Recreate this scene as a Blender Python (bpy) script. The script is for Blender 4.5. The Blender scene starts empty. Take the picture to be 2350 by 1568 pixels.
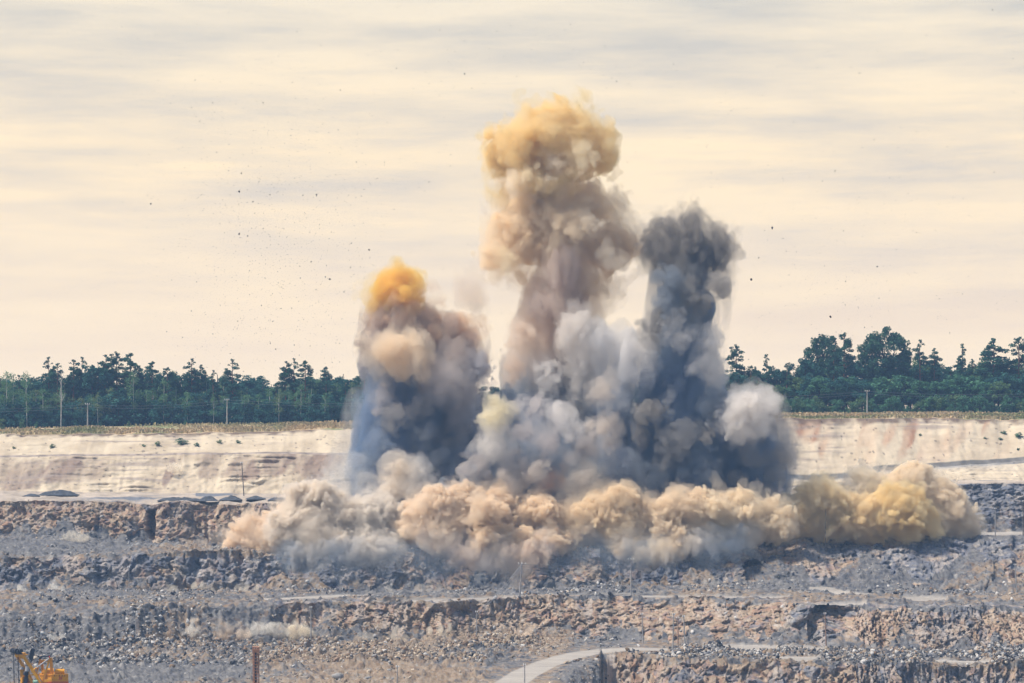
import bpy, math, random
import numpy as np

# ------------------------------------------------------------------ camera, sky, sun, exposure
sc = bpy.context.scene
COL = sc.collection
EYE = 60.0                      # camera height above the datum, metres
F = 5300.0                      # focal length in pixels of a 2350 px wide frame
HOR = 940.0                     # horizon row in that frame

cam = bpy.data.objects.new('camera', bpy.data.cameras.new('camera'))
COL.objects.link(cam)
cam.location = (0, 0, EYE)
cam.rotation_euler = (math.pi / 2, 0, 0)
cam.data.sensor_width = 36
cam.data.lens = 36 * F / 2350
cam.data.shift_y = (HOR - 784) / 2350
cam.data.clip_start = 1
cam.data.clip_end = 20000
sc.camera = cam

SUN_EL, SUN_AZ = 58.0, 263.0    # azimuth clockwise from +Y: high on the left, behind thin cloud
world = bpy.data.worlds.new('World')
sc.world = world
world.use_nodes = True
wt = world.node_tree
wt.nodes.clear()


def N(t, typ, **kw):
    n = t.nodes.new(typ)
    for k, v in kw.items():
        setattr(n, k, v)
    return n


def ramp(t, fac, stops, interp='LINEAR'):
    r = N(t, 'ShaderNodeValToRGB')
    r.color_ramp.interpolation = interp
    el = r.color_ramp.elements
    while len(el) < len(stops):
        el.new(0.5)
    for e, (p, c) in zip(el, stops):
        e.position = p
        e.color = (*c, 1) if len(c) == 3 else c
    t.links.new(fac, r.inputs[0])
    return r.outputs[0]


def math_n(t, op, a, b=None, clamp=False):
    n = N(t, 'ShaderNodeMath', operation=op)
    n.use_clamp = clamp
    for i, x in enumerate((a, b)):
        if x is None:
            continue
        if isinstance(x, (int, float)):
            n.inputs[i].default_value = x
        else:
            t.links.new(x, n.inputs[i])
    return n.outputs[0]


def mixc(t, fac, a, b, blend='MIX'):
    n = N(t, 'ShaderNodeMix', data_type='RGBA', blend_type=blend)
    for sock, x in ((n.inputs[0], fac), (n.inputs[6], a), (n.inputs[7], b)):
        if isinstance(x, (int, float)):
            sock.default_value = x
        elif isinstance(x, tuple):
            sock.default_value = (*x, 1)
        else:
            t.links.new(x, sock)
    return n.outputs[2]


def noise(t, vec, scale, detail=4, rough=0.55, dist=0.0):
    n = N(t, 'ShaderNodeTexNoise')
    n.inputs['Scale'].default_value = scale
    n.inputs['Detail'].default_value = detail
    n.inputs['Roughness'].default_value = rough
    n.inputs['Distortion'].default_value = dist
    if vec is not None:
        t.links.new(vec, n.inputs['Vector'])
    return n.outputs['Fac']


def mapping(t, vec, scale, loc=(0, 0, 0)):
    m = N(t, 'ShaderNodeMapping')
    m.inputs['Scale'].default_value = scale
    m.inputs['Location'].default_value = loc
    t.links.new(vec, m.inputs['Vector'])
    return m.outputs[0]


def build_sky():
    t = wt
    tc = N(t, 'ShaderNodeTexCoord')
    sep = N(t, 'ShaderNodeSeparateXYZ')
    t.links.new(tc.outputs['Generated'], sep.inputs[0])
    el = sep.outputs['Z']                     # sine of the elevation
    sky = N(t, 'ShaderNodeTexSky', sky_type='NISHITA')
    sky.sun_disc = False
    sky.sun_elevation = math.radians(SUN_EL)
    sky.sun_rotation = math.radians(SUN_AZ)
    sky.air_density = 1.2
    sky.dust_density = 1.0
    bg1 = N(t, 'ShaderNodeBackground')
    bg1.inputs['Strength'].default_value = 0.11
    t.links.new(sky.outputs[0], bg1.inputs['Color'])
    # thin, high, warm layered cloud: complete ahead; thinned unseen overhead and behind for blue fill
    wob = N(t, 'ShaderNodeTexNoise')
    wob.inputs['Scale'].default_value = 5.0
    wob.inputs['Detail'].default_value = 2
    t.links.new(tc.outputs['Generated'], wob.inputs['Vector'])
    sc_ = N(t, 'ShaderNodeVectorMath', operation='MULTIPLY_ADD')
    sc_.inputs[1].default_value = (0, 0, .006)
    t.links.new(wob.outputs['Color'], sc_.inputs[0])
    t.links.new(tc.outputs['Generated'], sc_.inputs[2])
    dirw = sc_.outputs[0]
    n1 = noise(t, mapping(t, dirw, (5.5, 5.5, 44), (0.9, 0.7, 0.6)), 1.0, 6, 0.56, 0.12)
    n2 = noise(t, mapping(t, dirw, (14, 14, 110), (2.3, 1.7, 0.4)), 1.0, 5, 0.55, 0.1)
    nn = math_n(t, 'ADD', math_n(t, 'MULTIPLY', n1, 0.68), math_n(t, 'MULTIPLY', n2, 0.32))
    elr = math_n(t, 'MULTIPLY', el, 5.0)
    lit = ramp(t, elr, [(0.0, SKY[0]), (0.25, SKY[1]), (0.55, SKY[2]), (0.95, SKY[3])])
    shade = ramp(t, elr, [(0.0, SKY[0]), (0.2, SKY[4]), (0.45, SKY[5]), (0.95, SKY[6])])
    k = ramp(t, nn, [(0.38, (0, 0, 0)), (0.50, (.6, .6, .6)), (0.60, (1, 1, 1))])
    col = mixc(t, k, shade, lit)
    bg2 = N(t, 'ShaderNodeBackground')
    bg2.inputs['Strength'].default_value = 1.0
    t.links.new(col, bg2.inputs['Color'])
    high = ramp(t, el, [(0.16, (1, 1, 1)), (0.45, (0.55, 0.55, 0.55)), (1.0, (0.30, 0.30, 0.30))])
    ahead = ramp(t, math_n(t, 'ADD', math_n(t, 'MULTIPLY', sep.outputs['Y'], .5), .5), [(0.30, (.11, .11, .11)), (0.80, (1, 1, 1))])
    cover = math_n(t, 'MULTIPLY', high, ahead)
    mx = N(t, 'ShaderNodeMixShader')
    t.links.new(cover, mx.inputs[0])
    t.links.new(bg1.outputs[0], mx.inputs[1])
    t.links.new(bg2.outputs[0], mx.inputs[2])
    out = N(t, 'ShaderNodeOutputWorld')
    t.links.new(mx.outputs[0], out.inputs['Surface'])


SKY = [(1.09, .885, .64), (1.09, .87, .59), (1.08, .865, .575), (.88, .79, .64),
       (.97, .775, .57), (.77, .67, .55), (.605, .59, .545)]
build_sky()
HAZE = (.32, .56, 1.0, .00019)   # colour and density of the air

sun = bpy.data.objects.new('sun', bpy.data.lights.new('sun', 'SUN'))
COL.objects.link(sun)
sun.data.energy = 5.0
sun.data.angle = math.radians(6)
sun.data.color = (1.0, 0.90, 0.76)
sun.rotation_euler = (math.radians(90 - SUN_EL), 0, math.radians(180 - SUN_AZ) + math.pi)
a_, e_ = math.radians(SUN_AZ), math.radians(SUN_EL)
import mathutils
sun.rotation_euler = mathutils.Vector((math.sin(a_) * math.cos(e_), math.cos(a_) * math.cos(e_), math.sin(e_))).to_track_quat('Z', 'Y').to_euler()

sc.view_settings.view_transform = 'Standard'
sc.view_settings.look = 'None'
sc.view_settings.exposure = 0.12
sc.view_settings.gamma = 1.0
cy = sc.cycles
cy.use_denoising = True
cy.volume_bounces = 9
cy.max_bounces = 20
cy.use_adaptive_sampling = True
cy.adaptive_threshold = 0.035
cy.adaptive_min_samples = 16
cy.diffuse_bounces = 3
cy.transparent_max_bounces = 64
cy.caustics_reflective = False
cy.caustics_refractive = False

# ------------------------------------------------------------------ helpers
rng = np.random.default_rng(11)
R = random.Random(5)


def P(u, v, Y):
    return np.array([(u - 1175) / F * Y, Y, EYE - (v - HOR) / F * Y])


def tag(o, label=None, cat=None, group=None, kind=None):
    for k, x in (('label', label), ('category', cat), ('group', group), ('kind', kind)):
        if x:
            o[k] = x
    return o


def empty(name, loc, label=None, cat=None, group=None):
    o = bpy.data.objects.new(name, None)
    o.location = loc
    COL.objects.link(o)
    return tag(o, label, cat, group)


def mesh_np(name, V, Q):
    """Mesh from an (n,3) array and a list of face arrays (each (m,3) or (m,4))."""
    me = bpy.data.meshes.new(name)
    V = np.asarray(V, np.float32)
    Q = [np.asarray(q, np.int32) for q in (Q if isinstance(Q, list) else [Q]) if len(q)]
    me.vertices.add(len(V))
    me.vertices.foreach_set('co', V.ravel())
    tot = sum(q.size for q in Q)
    me.loops.add(tot)
    me.loops.foreach_set('vertex_index', np.concatenate([q.ravel() for q in Q]))
    starts, s = [], 0
    for q in Q:
        starts.append(s + np.arange(len(q)) * q.shape[1])
        s += q.size
    starts = np.concatenate(starts).astype(np.int32)
    me.polygons.add(len(starts))
    me.polygons.foreach_set('loop_start', starts)
    me.update(calc_edges=True)
    return me


def obj(name, me, mat=None, parent=None, loc=None):
    o = bpy.data.objects.new(name, me)
    COL.objects.link(o)
    if mat is not None and not len(me.materials):
        me.materials.append(mat)
    if parent is not None:
        o.parent = parent
    if loc is not None:
        o.location = loc
    return o


class MB:
    """Collects boxes, tubes and loose faces into one mesh."""

    def __init__(s):
        s.v, s.f = [], []

    def add(s, V, Fc):
        b = len(s.v)
        s.v += [tuple(map(float, p)) for p in V]
        s.f += [tuple(int(i) + b for i in f) for f in Fc]
        return s

    def tube(s, pts, rad, n=6, cap=True):
        pts = [mathutils.Vector(p) for p in pts]
        rad = rad if isinstance(rad, (list, tuple)) else [rad] * len(pts)
        V, Fc = [], []
        for i, p in enumerate(pts):
            d = (pts[min(i + 1, len(pts) - 1)] - pts[max(i - 1, 0)]).normalized()
            a = d.orthogonal().normalized() if abs(d.z) > .9 else d.cross(mathutils.Vector((0, 0, 1))).normalized()
            b = d.cross(a)
            for k in range(n):
                t = 2 * math.pi * (k + .5) / n
                V.append(p + (a * math.cos(t) + b * math.sin(t)) * rad[i])
        for i in range(len(pts) - 1):
            for k in range(n):
                Fc.append((i * n + k, i * n + (k + 1) % n, (i + 1) * n + (k + 1) % n, (i + 1) * n + k))
        if cap:
            Fc.append(tuple(range(n))[::-1])
            Fc.append(tuple((len(pts) - 1) * n + k for k in range(n)))
        return s.add(V, Fc)

    def beam(s, p, q, w, h, up=(0, 0, 1)):
        p, q = mathutils.Vector(p), mathutils.Vector(q)
        d = (q - p).normalized()
        up = mathutils.Vector(up)
        if abs(d.dot(up)) > .97:
            up = mathutils.Vector((0, 1, 0))
        a = d.cross(up).normalized() * (w / 2)
        b = a.cross(d).normalized() * (h / 2)
        V = [c + i * a + j * b for c in (p, q) for i, j in ((-1, -1), (1, -1), (1, 1), (-1, 1))]
        return s.add(V, [(3, 2, 1, 0), (4, 5, 6, 7), (0, 1, 5, 4), (1, 2, 6, 5), (2, 3, 7, 6), (3, 0, 4, 7)])

    def build(s, name, mat, parent=None, loc=None):
        me = bpy.data.meshes.new(name)
        me.from_pydata(s.v, [], s.f)
        me.update()
        return obj(name, me, mat, parent, loc)


# ---- numpy noise
LAT = rng.random((32, 32, 32)).astype(np.float32) * 2 - 1


def vnoise(p):
    i = np.floor(p).astype(np.int64)
    f = (p - i)
    f = (f * f * (3 - 2 * f)).astype(np.float32)
    i &= 31
    j = (i + 1) & 31
    x0, y0, z0 = i[:, 0], i[:, 1], i[:, 2]
    x1, y1, z1 = j[:, 0], j[:, 1], j[:, 2]
    fx, fy, fz = f[:, 0], f[:, 1], f[:, 2]
    L = lambda a, b, t: a + (b - a) * t
    return L(L(L(LAT[x0, y0, z0], LAT[x1, y0, z0], fx), L(LAT[x0, y1, z0], LAT[x1, y1, z0], fx), fy),
             L(L(LAT[x0, y0, z1], LAT[x1, y0, z1], fx), L(LAT[x0, y1, z1], LAT[x1, y1, z1], fx), fy), fz)


def fbm(p, L, oct=4, gain=.5):
    s, a = 0, 1.0
    for k in range(oct):
        s = s + a * vnoise(p / L + 7.3 * k)
        L, a = L / 2.03, a * gain
    return s


def hash3(i, seed):
    h = (i[:, 0] * 73856093) ^ (i[:, 1] * 19349663) ^ (i[:, 2] * 83492791) ^ (seed * 2654435761)
    h = (h ^ (h >> 13)) * 1274126177
    h = (h ^ (h >> 16)) & 0xffffffff
    return h


def worley(p, seed=0):
    """F1, F2 and three random numbers of the nearest cell."""
    ip = np.floor(p).astype(np.int64)
    n = len(p)
    d1 = np.full(n, 9e9, np.float32)
    d2 = np.full(n, 9e9, np.float32)
    cid = np.zeros(n, np.int64)
    for a in (-1, 0, 1):
        for b in (-1, 0, 1):
            for c in (-1, 0, 1):
                q = ip + np.array([a, b, c])
                h = hash3(q, seed)
                o = np.stack([(h & 1023), ((h >> 10) & 1023), ((h >> 20) & 1023)], 1) / 1023.0
                d = ((q + o - p) ** 2).sum(1).astype(np.float32)
                m = d < d1
                d2 = np.where(m, d1, np.minimum(d2, d))
                cid = np.where(m, h, cid)
                d1 = np.where(m, d, d1)
    r = (cid * 2654435761) & 0xffffffff
    rr = np.stack([(r & 1023), ((r >> 10) & 1023), ((r >> 20) & 1023)], 1).astype(np.float32) / 1023.0
    return np.sqrt(d1), np.sqrt(d2), rr


# ------------------------------------------------------------------ materials
def new_mat(name):
    m = bpy.data.materials.new(name)
    m.use_nodes = True
    t = m.node_tree
    b = t.nodes['Principled BSDF']
    b.inputs['Specular IOR Level'].default_value = 0.15
    return m, t, b


def plain(name, col, rough=.8, var=.12, scale=1.5, metal=0.0):
    m, t, b = new_mat(name)
    tc = N(t, 'ShaderNodeTexCoord')
    f = noise(t, tc.outputs['Object'], scale, 5, .6)
    lo = tuple(c * (1 - var) for c in col)
    hi = tuple(min(1, c * (1 + var)) for c in col)
    t.links.new(ramp(t, f, [(.3, lo), (.7, hi)]), b.inputs['Base Color'])
    b.inputs['Roughness'].default_value = rough
    b.inputs['Metallic'].default_value = metal
    return m


def ground_mat(name, gscale, bump, var=.22):
    """Colour of the rock, sand or stone from the attribute 'tint', broken up by fine noise and relief."""
    m, t, b = new_mat(name)
    at = N(t, 'ShaderNodeAttribute', attribute_name='tint')
    geo = N(t, 'ShaderNodeNewGeometry')
    f = noise(t, geo.outputs['Position'], gscale, 6, .65)
    f2 = noise(t, geo.outputs['Position'], gscale * 5, 3, .6)
    g = math_n(t, 'ADD', math_n(t, 'MULTIPLY', f, .6), math_n(t, 'MULTIPLY', f2, .4))
    k = ramp(t, g, [(.3, (1 - var,) * 3), (.7, (1 + var,) * 3)])
    c = mixc(t, 1.0, at.outputs['Color'], k, 'MULTIPLY')
    t.links.new(c, b.inputs['Base Color'])
    b.inputs['Roughness'].default_value = .93
    bp = N(t, 'ShaderNodeBump')
    bp.inputs['Strength'].default_value = .8
    bp.inputs['Distance'].default_value = bump
    t.links.new(g, bp.inputs['Height'])
    t.links.new(bp.outputs[0], b.inputs['Normal'])
    return m


def foliage_mat(name, c0, c1, warm=None):
    m, t, b = new_mat(name)
    oi = N(t, 'ShaderNodeObjectInfo')
    geo = N(t, 'ShaderNodeNewGeometry')
    f = noise(t, geo.outputs['Position'], .55, 3, .6)
    c = ramp(t, f, [(.35, c0), (.65, c1)])
    if warm:
        c = mixc(t, ramp(t, oi.outputs['Random'], [(.55, (0, 0, 0)), (.95, (1, 1, 1))]), c, warm)
    t.links.new(c, b.inputs['Base Color'])
    b.inputs['Roughness'].default_value = .75
    tr = N(t, 'ShaderNodeBsdfTranslucent')
    t.links.new(c, tr.inputs['Color'])
    mx = N(t, 'ShaderNodeMixShader')
    mx.inputs[0].default_value = .25
    t.links.new(b.outputs[0], mx.inputs[1])
    t.links.new(tr.outputs[0], mx.inputs[2])
    t.links.new(mx.outputs[0], t.nodes['Material Output'].inputs['Surface'])
    return m


M = dict(
    rock=ground_mat('rock', .9, .25, .3),
    rubble=ground_mat('rubble', 1.6, .15, .25),
    sand=ground_mat('sand', .5, .12, .10),
    turf=ground_mat('turf', .8, .2, .3),
    dirt=ground_mat('dirt', .6, .05, .12),
    pine=foliage_mat('pine_needles', (0.028, 0.101, 0.086), (0.066, 0.174, 0.113)),
    oak=foliage_mat('oak_leaves', (0.028, 0.101, 0.075), (0.066, 0.164, 0.098)),
    birch=foliage_mat('birch_leaves', (.10, .22, .12), (.16, .30, .14), (.20, .26, .11)),
    bush=foliage_mat('bush_leaves', (.06, .17, .115), (.11, .26, .135), (.15, .24, .10)),
    dark=foliage_mat('undergrowth_leaves', (0.027, 0.105, 0.101), (0.058, 0.182, 0.143)),
    pine_bark=plain('pine_bark', (.20, .11, .075), .9, .4, .6),
    birch_bark=plain('birch_bark', (.52, .50, .46), .8, .35, 2.5),
    oak_bark=plain('oak_bark', (.06, .055, .05), .9, .3),
    concrete=plain('concrete', (.50, .48, .44), .85, .12),
    wood=plain('weathered_wood', (.16, .14, .13), .9, .25),
    greywood=plain('grey_wood', (.36, .35, .35), .9, .2),
    rustwood=plain('rusty_wood', (.33, .22, .17), .9, .2),
    wire=plain('wire', (.30, .32, .36), .5, .1),
    porcelain=plain('porcelain', (.8, .8, .8), .3, .05),
    yellow=plain('yellow_paint', (.74, .35, .03), .5, .18, .9),
    red=plain('red_paint', (.55, .035, .05), .5, .1),
    steel=plain('dark_steel', (.035, .042, .06), .5, .3),
    greysteel=plain('grey_steel', (.42, .42, .44), .45, .12),
    orange=plain('orange_paint', (.46, .235, .15), .6, .18),
    glass=plain('dark_glass', (.03, .04, .05), .1, .1),
    stone=plain('flying_stone', (.045, .035, .03), .9, .3),
)

# ------------------------------------------------------------------ the quarry as one swept surface
US = np.arange(-640, 3002, 2.0)


def pl(*pts):
    a = np.array(pts, float)
    return np.interp(US, a[:, 0], a[:, 1])


def wig(seed, amp, L):
    p = np.stack([US / L + seed * 13.7, np.full(len(US), seed * 3.1), np.zeros(len(US))], 1)
    return amp * (vnoise(p) + .5 * vnoise(p * 2.3 + 5) + .3 * vnoise(p * 5.1 + 9))


def zY(v, z):                   # depth of a line from its row and its height below the eye
    return z * F / (v - HOR)


LINES = []                      # (row v, depth Y) across US
vA = pl((-330, 988), (0, 985), (400, 976), (800, 970), (1200, 962), (1600, 954), (1800, 950), (2350, 948), (2682, 948))
LINES.append((vA, np.full(len(US), 735.)))
vB = pl((-330, 999), (0, 997), (250, 998), (500, 995), (640, 991), (700, 989), (790, 986), (1200, 975), (1600, 966), (1800, 962), (2100, 961), (2350, 963), (2682, 963)) + wig(1, 2.2, 45)
LINES.append((vB, np.full(len(US), 700.) + wig(2, 3, 90)))
vC = pl((-330, 1047), (0, 1046), (200, 1044), (400, 1041), (700, 1039), (800, 1040), (1500, 1070), (1850, 1093), (1960, 1086), (2010, 1072), (2120, 1066), (2350, 1050), (2682, 1040)) + wig(3, 1.2, 60)
yC = pl((-330, 682), (800, 682), (1850, 676), (2682, 680)) + wig(4, 1.5, 70)
LINES.append((vC, yC))
LINES.append((vC + pl((-330, 4), (900, 4), (1850, 10), (2100, 11), (2350, 8), (2682, 6)), yC - pl((-330, .8), (900, .8), (1850, 2.5), (2682, 2.5))))
vD = pl((-330, 1128), (0, 1128), (200, 1131), (500, 1133), (700, 1134), (900, 1136), (1700, 1122), (1900, 1113), (2180, 1105), (2350, 1103), (2682, 1100)) + wig(5, 1, 50)
LINES.append((vD, np.full(len(US), 662.) + wig(6, 2, 80)))
vE = pl((-330, 1150), (0, 1150), (200, 1150), (300, 1156), (350, 1158), (420, 1152), (500, 1158), (600, 1156), (700, 1160), (1600, 1152), (1900, 1128), (2180, 1111), (2350, 1109), (2682, 1106)) + wig(7, 2, 45)
LINES.append((vE, pl((-330, 640), (1500, 640), (2100, 652), (2682, 652)) + wig(8, 3.5, 70)))
vF = pl((-330, 1223), (0, 1225), (150, 1232), (300, 1248), (480, 1254), (700, 1255), (1500, 1245), (1700, 1228), (1800, 1222), (2350, 1221), (2682, 1220)) + wig(9, 2, 60)
LINES.append((vF, pl((-330, 629), (1500, 629), (1900, 634), (2682, 634)) + wig(10, 2, 60)))
vG = pl((-330, 1285), (0, 1283), (250, 1275), (330, 1270), (600, 1269), (1300, 1266), (1550, 1262), (1690, 1243), (1750, 1233), (2000, 1231), (2350, 1231), (2682, 1229)) + wig(11, 2, 55)
LINES.append((vG, pl((-330, 585), (1500, 587), (1800, 606), (2682, 606)) + wig(12, 4.0, 75)))
vH = pl((-330, 1354), (0, 1355), (300, 1358), (650, 1357), (900, 1355), (1300, 1352), (1700, 1341), (1850, 1344), (2000, 1354), (2350, 1364), (2682, 1366)) + wig(13, 2, 60)
LINES.append((vH, pl((-330, 577), (1600, 577), (1900, 574), (2682, 566)) + wig(14, 1.5, 60)))
vI = pl((-330, 1386), (0, 1386), (400, 1384), (478, 1379), (803, 1366), (880, 1377), (1000, 1375), (1150, 1369), (1550, 1365), (1850, 1363), (1950, 1369), (2350, 1378), (2682, 1380))
LINES.append((vI, zY(vI, 45.1)))
vJ = pl((-330, 1427), (0, 1420), (200, 1416), (400, 1397), (680, 1391), (760, 1386), (900, 1382), (1000, 1386), (1250, 1377), (1450, 1372), (1700, 1376), (1800, 1384), (1850, 1389), (1978, 1389), (1996, 1395), (2350, 1399), (2682, 1400)) + wig(15, 1.0, 40)
zJ = pl((-330, 47.6), (0, 47.3), (200, 47.0), (400, 45.7), (700, 45.6), (2682, 45.7))
yJ = zY(vJ, zJ)
LINES.append((vJ, yJ))
vK = pl((-330, 1480), (0, 1478), (300, 1475), (680, 1476), (850, 1473), (1000, 1462), (1250, 1464), (1450, 1468), (1600, 1479), (1850, 1484), (2000, 1491), (2350, 1498), (2682, 1500)) + wig(16, 2, 60)
yK = np.minimum(zY(vK, 53.5), yJ - 7)
LINES.append((vK, yK))
right = np.clip((US + wig(41, 8, 20) - 1310) / 95, 0, 1)
vL = pl((-330, 1528), (1300, 1526), (1376, 1520), (1380, 1492), (1549, 1512), (1850, 1521), (2350, 1525), (2682, 1526)) + wig(17, 1.2, 40)
LINES.append((vL, np.minimum(zY(vL, 54.0), yK - 10)))
yL = LINES[-1][1]
vM = 1618 + 0 * US
yM = np.where(right > .5, yL - 9, zY(vM, 55.5))
yM = yL * 0 + (1 - right) * zY(vM, 55.5) + right * (yL - 9)
LINES.append((vM, yM))
LINES.append((1740 + 0 * US, yM - 55 - 25 * right))

SEG = [  # name, rows
    ('turf', 26), ('sand_slope', 34), ('sand_lip', 6), ('sand_slope', 60), ('sand_ledge', 44), ('rock_wall', 74), ('bench', 62),
    ('rock_wall', 66), ('bench', 56), ('haul_road', 30), ('rock_wall', 70), ('pit_floor', 180), ('rock_wall', 62), ('pit_floor', 40)]
rows_p, rows_s, rows_t = [], [], []
for k, (nm, n) in enumerate(SEG):
    (v0, y0), (v1, y1) = LINES[k], LINES[k + 1]
    for i in range(n):
        t = i / n
        Y = y0 + (y1 - y0) * t
        z0, z1 = EYE - (v0 - HOR) / F * y0, EYE - (v1 - HOR) / F * y1
        x0, x1 = (US - 1175) / F * y0, (US - 1175) / F * y1
        rows_p.append(np.stack([x0 + (x1 - x0) * t, Y, z0 + (z1 - z0) * t], 1))
        rows_s.append(k)
        rows_t.append(t)
(v1, y1) = LINES[-1]
rows_p.append(np.stack([(US - 1175) / F * y1, y1, EYE - (v1 - HOR) / F * y1], 1))
rows_s.append(len(SEG) - 1)
rows_t.append(1.0)
G = np.array(rows_p)                    # rows x cols x 3, the smooth surface
NR, NC = G.shape[:2]
RS, RT = np.array(rows_s), np.array(rows_t)
GV = HOR + (EYE - G[..., 2]) * F / G[..., 1]
U2 = np.broadcast_to(US, (NR, NC))
S2 = np.broadcast_to(RS[:, None], (NR, NC))
T2 = np.broadcast_to(RT[:, None], (NR, NC))


def surf(u, v, rows=None):
    """Point of the displaced surface seen at column u, row v of the smooth profile."""
    c = int(round((u - US[0]) / 2))
    c = min(max(c, 0), NC - 1)
    r = int(np.argmin(np.abs(GV[:, c] - v)))
    return D[r, c].copy()


def road_dist(pts):
    """Distance in pixels from every surface point to a centre line, and the half width there."""
    best = np.full((NR, NC), 1e9)
    hw = np.zeros((NR, NC))
    for (u0, v0, w0), (u1, v1, w1) in zip(pts[:-1], pts[1:]):
        du, dv = u1 - u0, (v1 - v0)
        t = np.clip(((U2 - u0) * du + (GV - v0) * dv) / (du * du + dv * dv), 0, 1)
        d = np.hypot(U2 - u0 - t * du, GV - v0 - t * dv)
        m = d < best
        best = np.where(m, d, best)
        hw = np.where(m, w0 + (w1 - w0) * t, hw)
    return best - hw


ROAD1 = road_dist([(1150, 1590, 28), (1185, 1561, 22), (1225, 1538, 16), (1270, 1519, 12), (1320, 1505, 8.5), (1370, 1496, 6), (1440, 1490, 4), (1530, 1491, 3)])
ROAD2 = road_dist([(1860, 1349, 3), (1905, 1353, 6), (1930, 1362, 6), (1985, 1367, 4), (2030, 1368, 2)])
ROAD0 = np.minimum(road_dist([(470, 1382, 1.2), (560, 1378, 2.4), (700, 1371, 2.4), (803, 1367.5, 2.2), (880, 1366, 1)]),
                   road_dist([(850, 1383, 1), (950, 1380.5, 3), (1000, 1380, 3.2), (1150, 1373, 3), (1300, 1371, 3), (1450, 1368, 2.6), (1600, 1370, 2.4), (1750, 1373, 1.6), (1850, 1369, 1)]))
PATCH = np.minimum.reduce([
    ROAD0,
    road_dist([(1630, 1484, 3), (1700, 1487, 9), (1780, 1489, 6), (1890, 1491, 4)]),
    road_dist([(1765, 1511, 2), (1820, 1512, 5), (1880, 1514, 4)]),
    road_dist([(2070, 1374, 3), (2110, 1375, 5), (2170, 1377, 3)]),
    road_dist([(1870, 1389, 1.5), (1985, 1388, 4)]),
    road_dist([(2120, 1517, 3), (2270, 1519, 2)]),
    road_dist([(2050, 1227, 2), (2200, 1225, 5), (2400, 1225, 3)]),
])
roadm = np.clip(-np.minimum.reduce([ROAD1, ROAD2, PATCH]) / 2 + .5, 0, 1)

leftK = np.clip((700 - U2) / 120, 0, 1)             # the third wall is only a rubble slope on the left
isrock = np.isin(S2, (5, 7)) | ((S2 == 10) & (leftK < .5)) | ((S2 == 12) & (U2 > 1376))
spur = np.clip((U2 - 1900 - (1360 - GV) * .0 - np.abs(GV - 1300) * .6) / 200, 0, 1) * (S2 == 7)
jit = wig(31, 1.0, 35)[None, :] + .5 * vnoise(np.stack([U2.ravel() / 14, GV.ravel() / 9, 0 * U2.ravel()], 1)).reshape(NR, NC)
# talus: loose stone banked against the foot of each wall, and spilled over its crest
talus = np.clip((T2 - .74 - .22 * jit) * 7, 0, 1) * np.isin(S2, (5, 7, 10, 12))
spill = np.clip((.10 + .07 * jit - T2) * 14, 0, 1) * np.isin(S2, (7, 10, 12))
fan = np.zeros((NR, NC))
for u, half, top, seg in ((1770, 60, .35, 7), (1990, 110, .25, 7), (2230, 130, .15, 7), (760, 70, .1, 10), (850, 40, .5, 10), (640, 50, .6, 7), (1850, 26, .25, 10), (230, 60, .55, 5), (1700, 60, .6, 10), (1360, 30, .2, 12)):
    wide = half * np.clip((T2 - top) / (1.02 - top), .0, 1)
    fan = np.maximum(fan, np.clip((wide - np.abs(U2 - u + 14 * jit)) / 9, 0, 1) * (S2 == seg) * (T2 > top))
loose = np.clip(np.maximum(np.maximum(talus, spill * .8), fan), 0, 1)
leftK = np.clip((700 + 70 * jit - U2) / 60, 0, 1)
isrock = np.isin(S2, (5, 7)) | (S2 == 10) | ((S2 == 12) & (U2 > 1376))
rock_w = np.where(isrock, 1.0 - .8 * loose, 0.0) * np.where(S2 == 10, 1 - leftK, 1) * np.where(S2 == 12, np.clip((U2 - 1392) / 35, 0, 1), 1)
rub_w = np.select([S2 == 4, S2 == 6, S2 == 8, S2 == 9, S2 == 11, (S2 == 13), (S2 == 10) | (S2 == 12)],
                  [.22, .75, .7, .7, 1.0, 1.0, .9], 0.0)
rub_w = np.where(isrock & (S2 != 10), .15 + .6 * loose, rub_w)
rub_w = np.where(S2 == 10, np.maximum(.15 + .6 * loose, .8 * leftK), rub_w)
rub_w = np.where((S2 == 6) & (U2 > 1720), .35, rub_w)
sand_w = np.select([S2 == 0, S2 == 1, S2 == 2, S2 == 3, S2 == 4], [.25, .55, .3, 1.0, .4], 0.0)


def smooth_rows(w, n):
    k = np.ones(n) / n
    p = np.pad(w, ((n // 2, n // 2), (0, 0)), 'edge')
    c = np.cumsum(np.vstack([np.zeros((1, p.shape[1])), p]), 0)
    return (c[n:] - c[:-n]) / n


rock_w = smooth_rows(rock_w, 9)
near = np.clip(ROAD1 / 40, .12, 1)
rub_w = smooth_rows(rub_w, 7) * (1 - roadm) * near
sand_w = smooth_rows(sand_w, 5)

pts = G.reshape(-1, 3)
disp = np.zeros((NR * NC, 3))
tint = np.zeros((NR * NC, 3))
uf, vf, sf, tf = U2.ravel(), GV.ravel(), S2.ravel(), T2.ravel()

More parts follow.
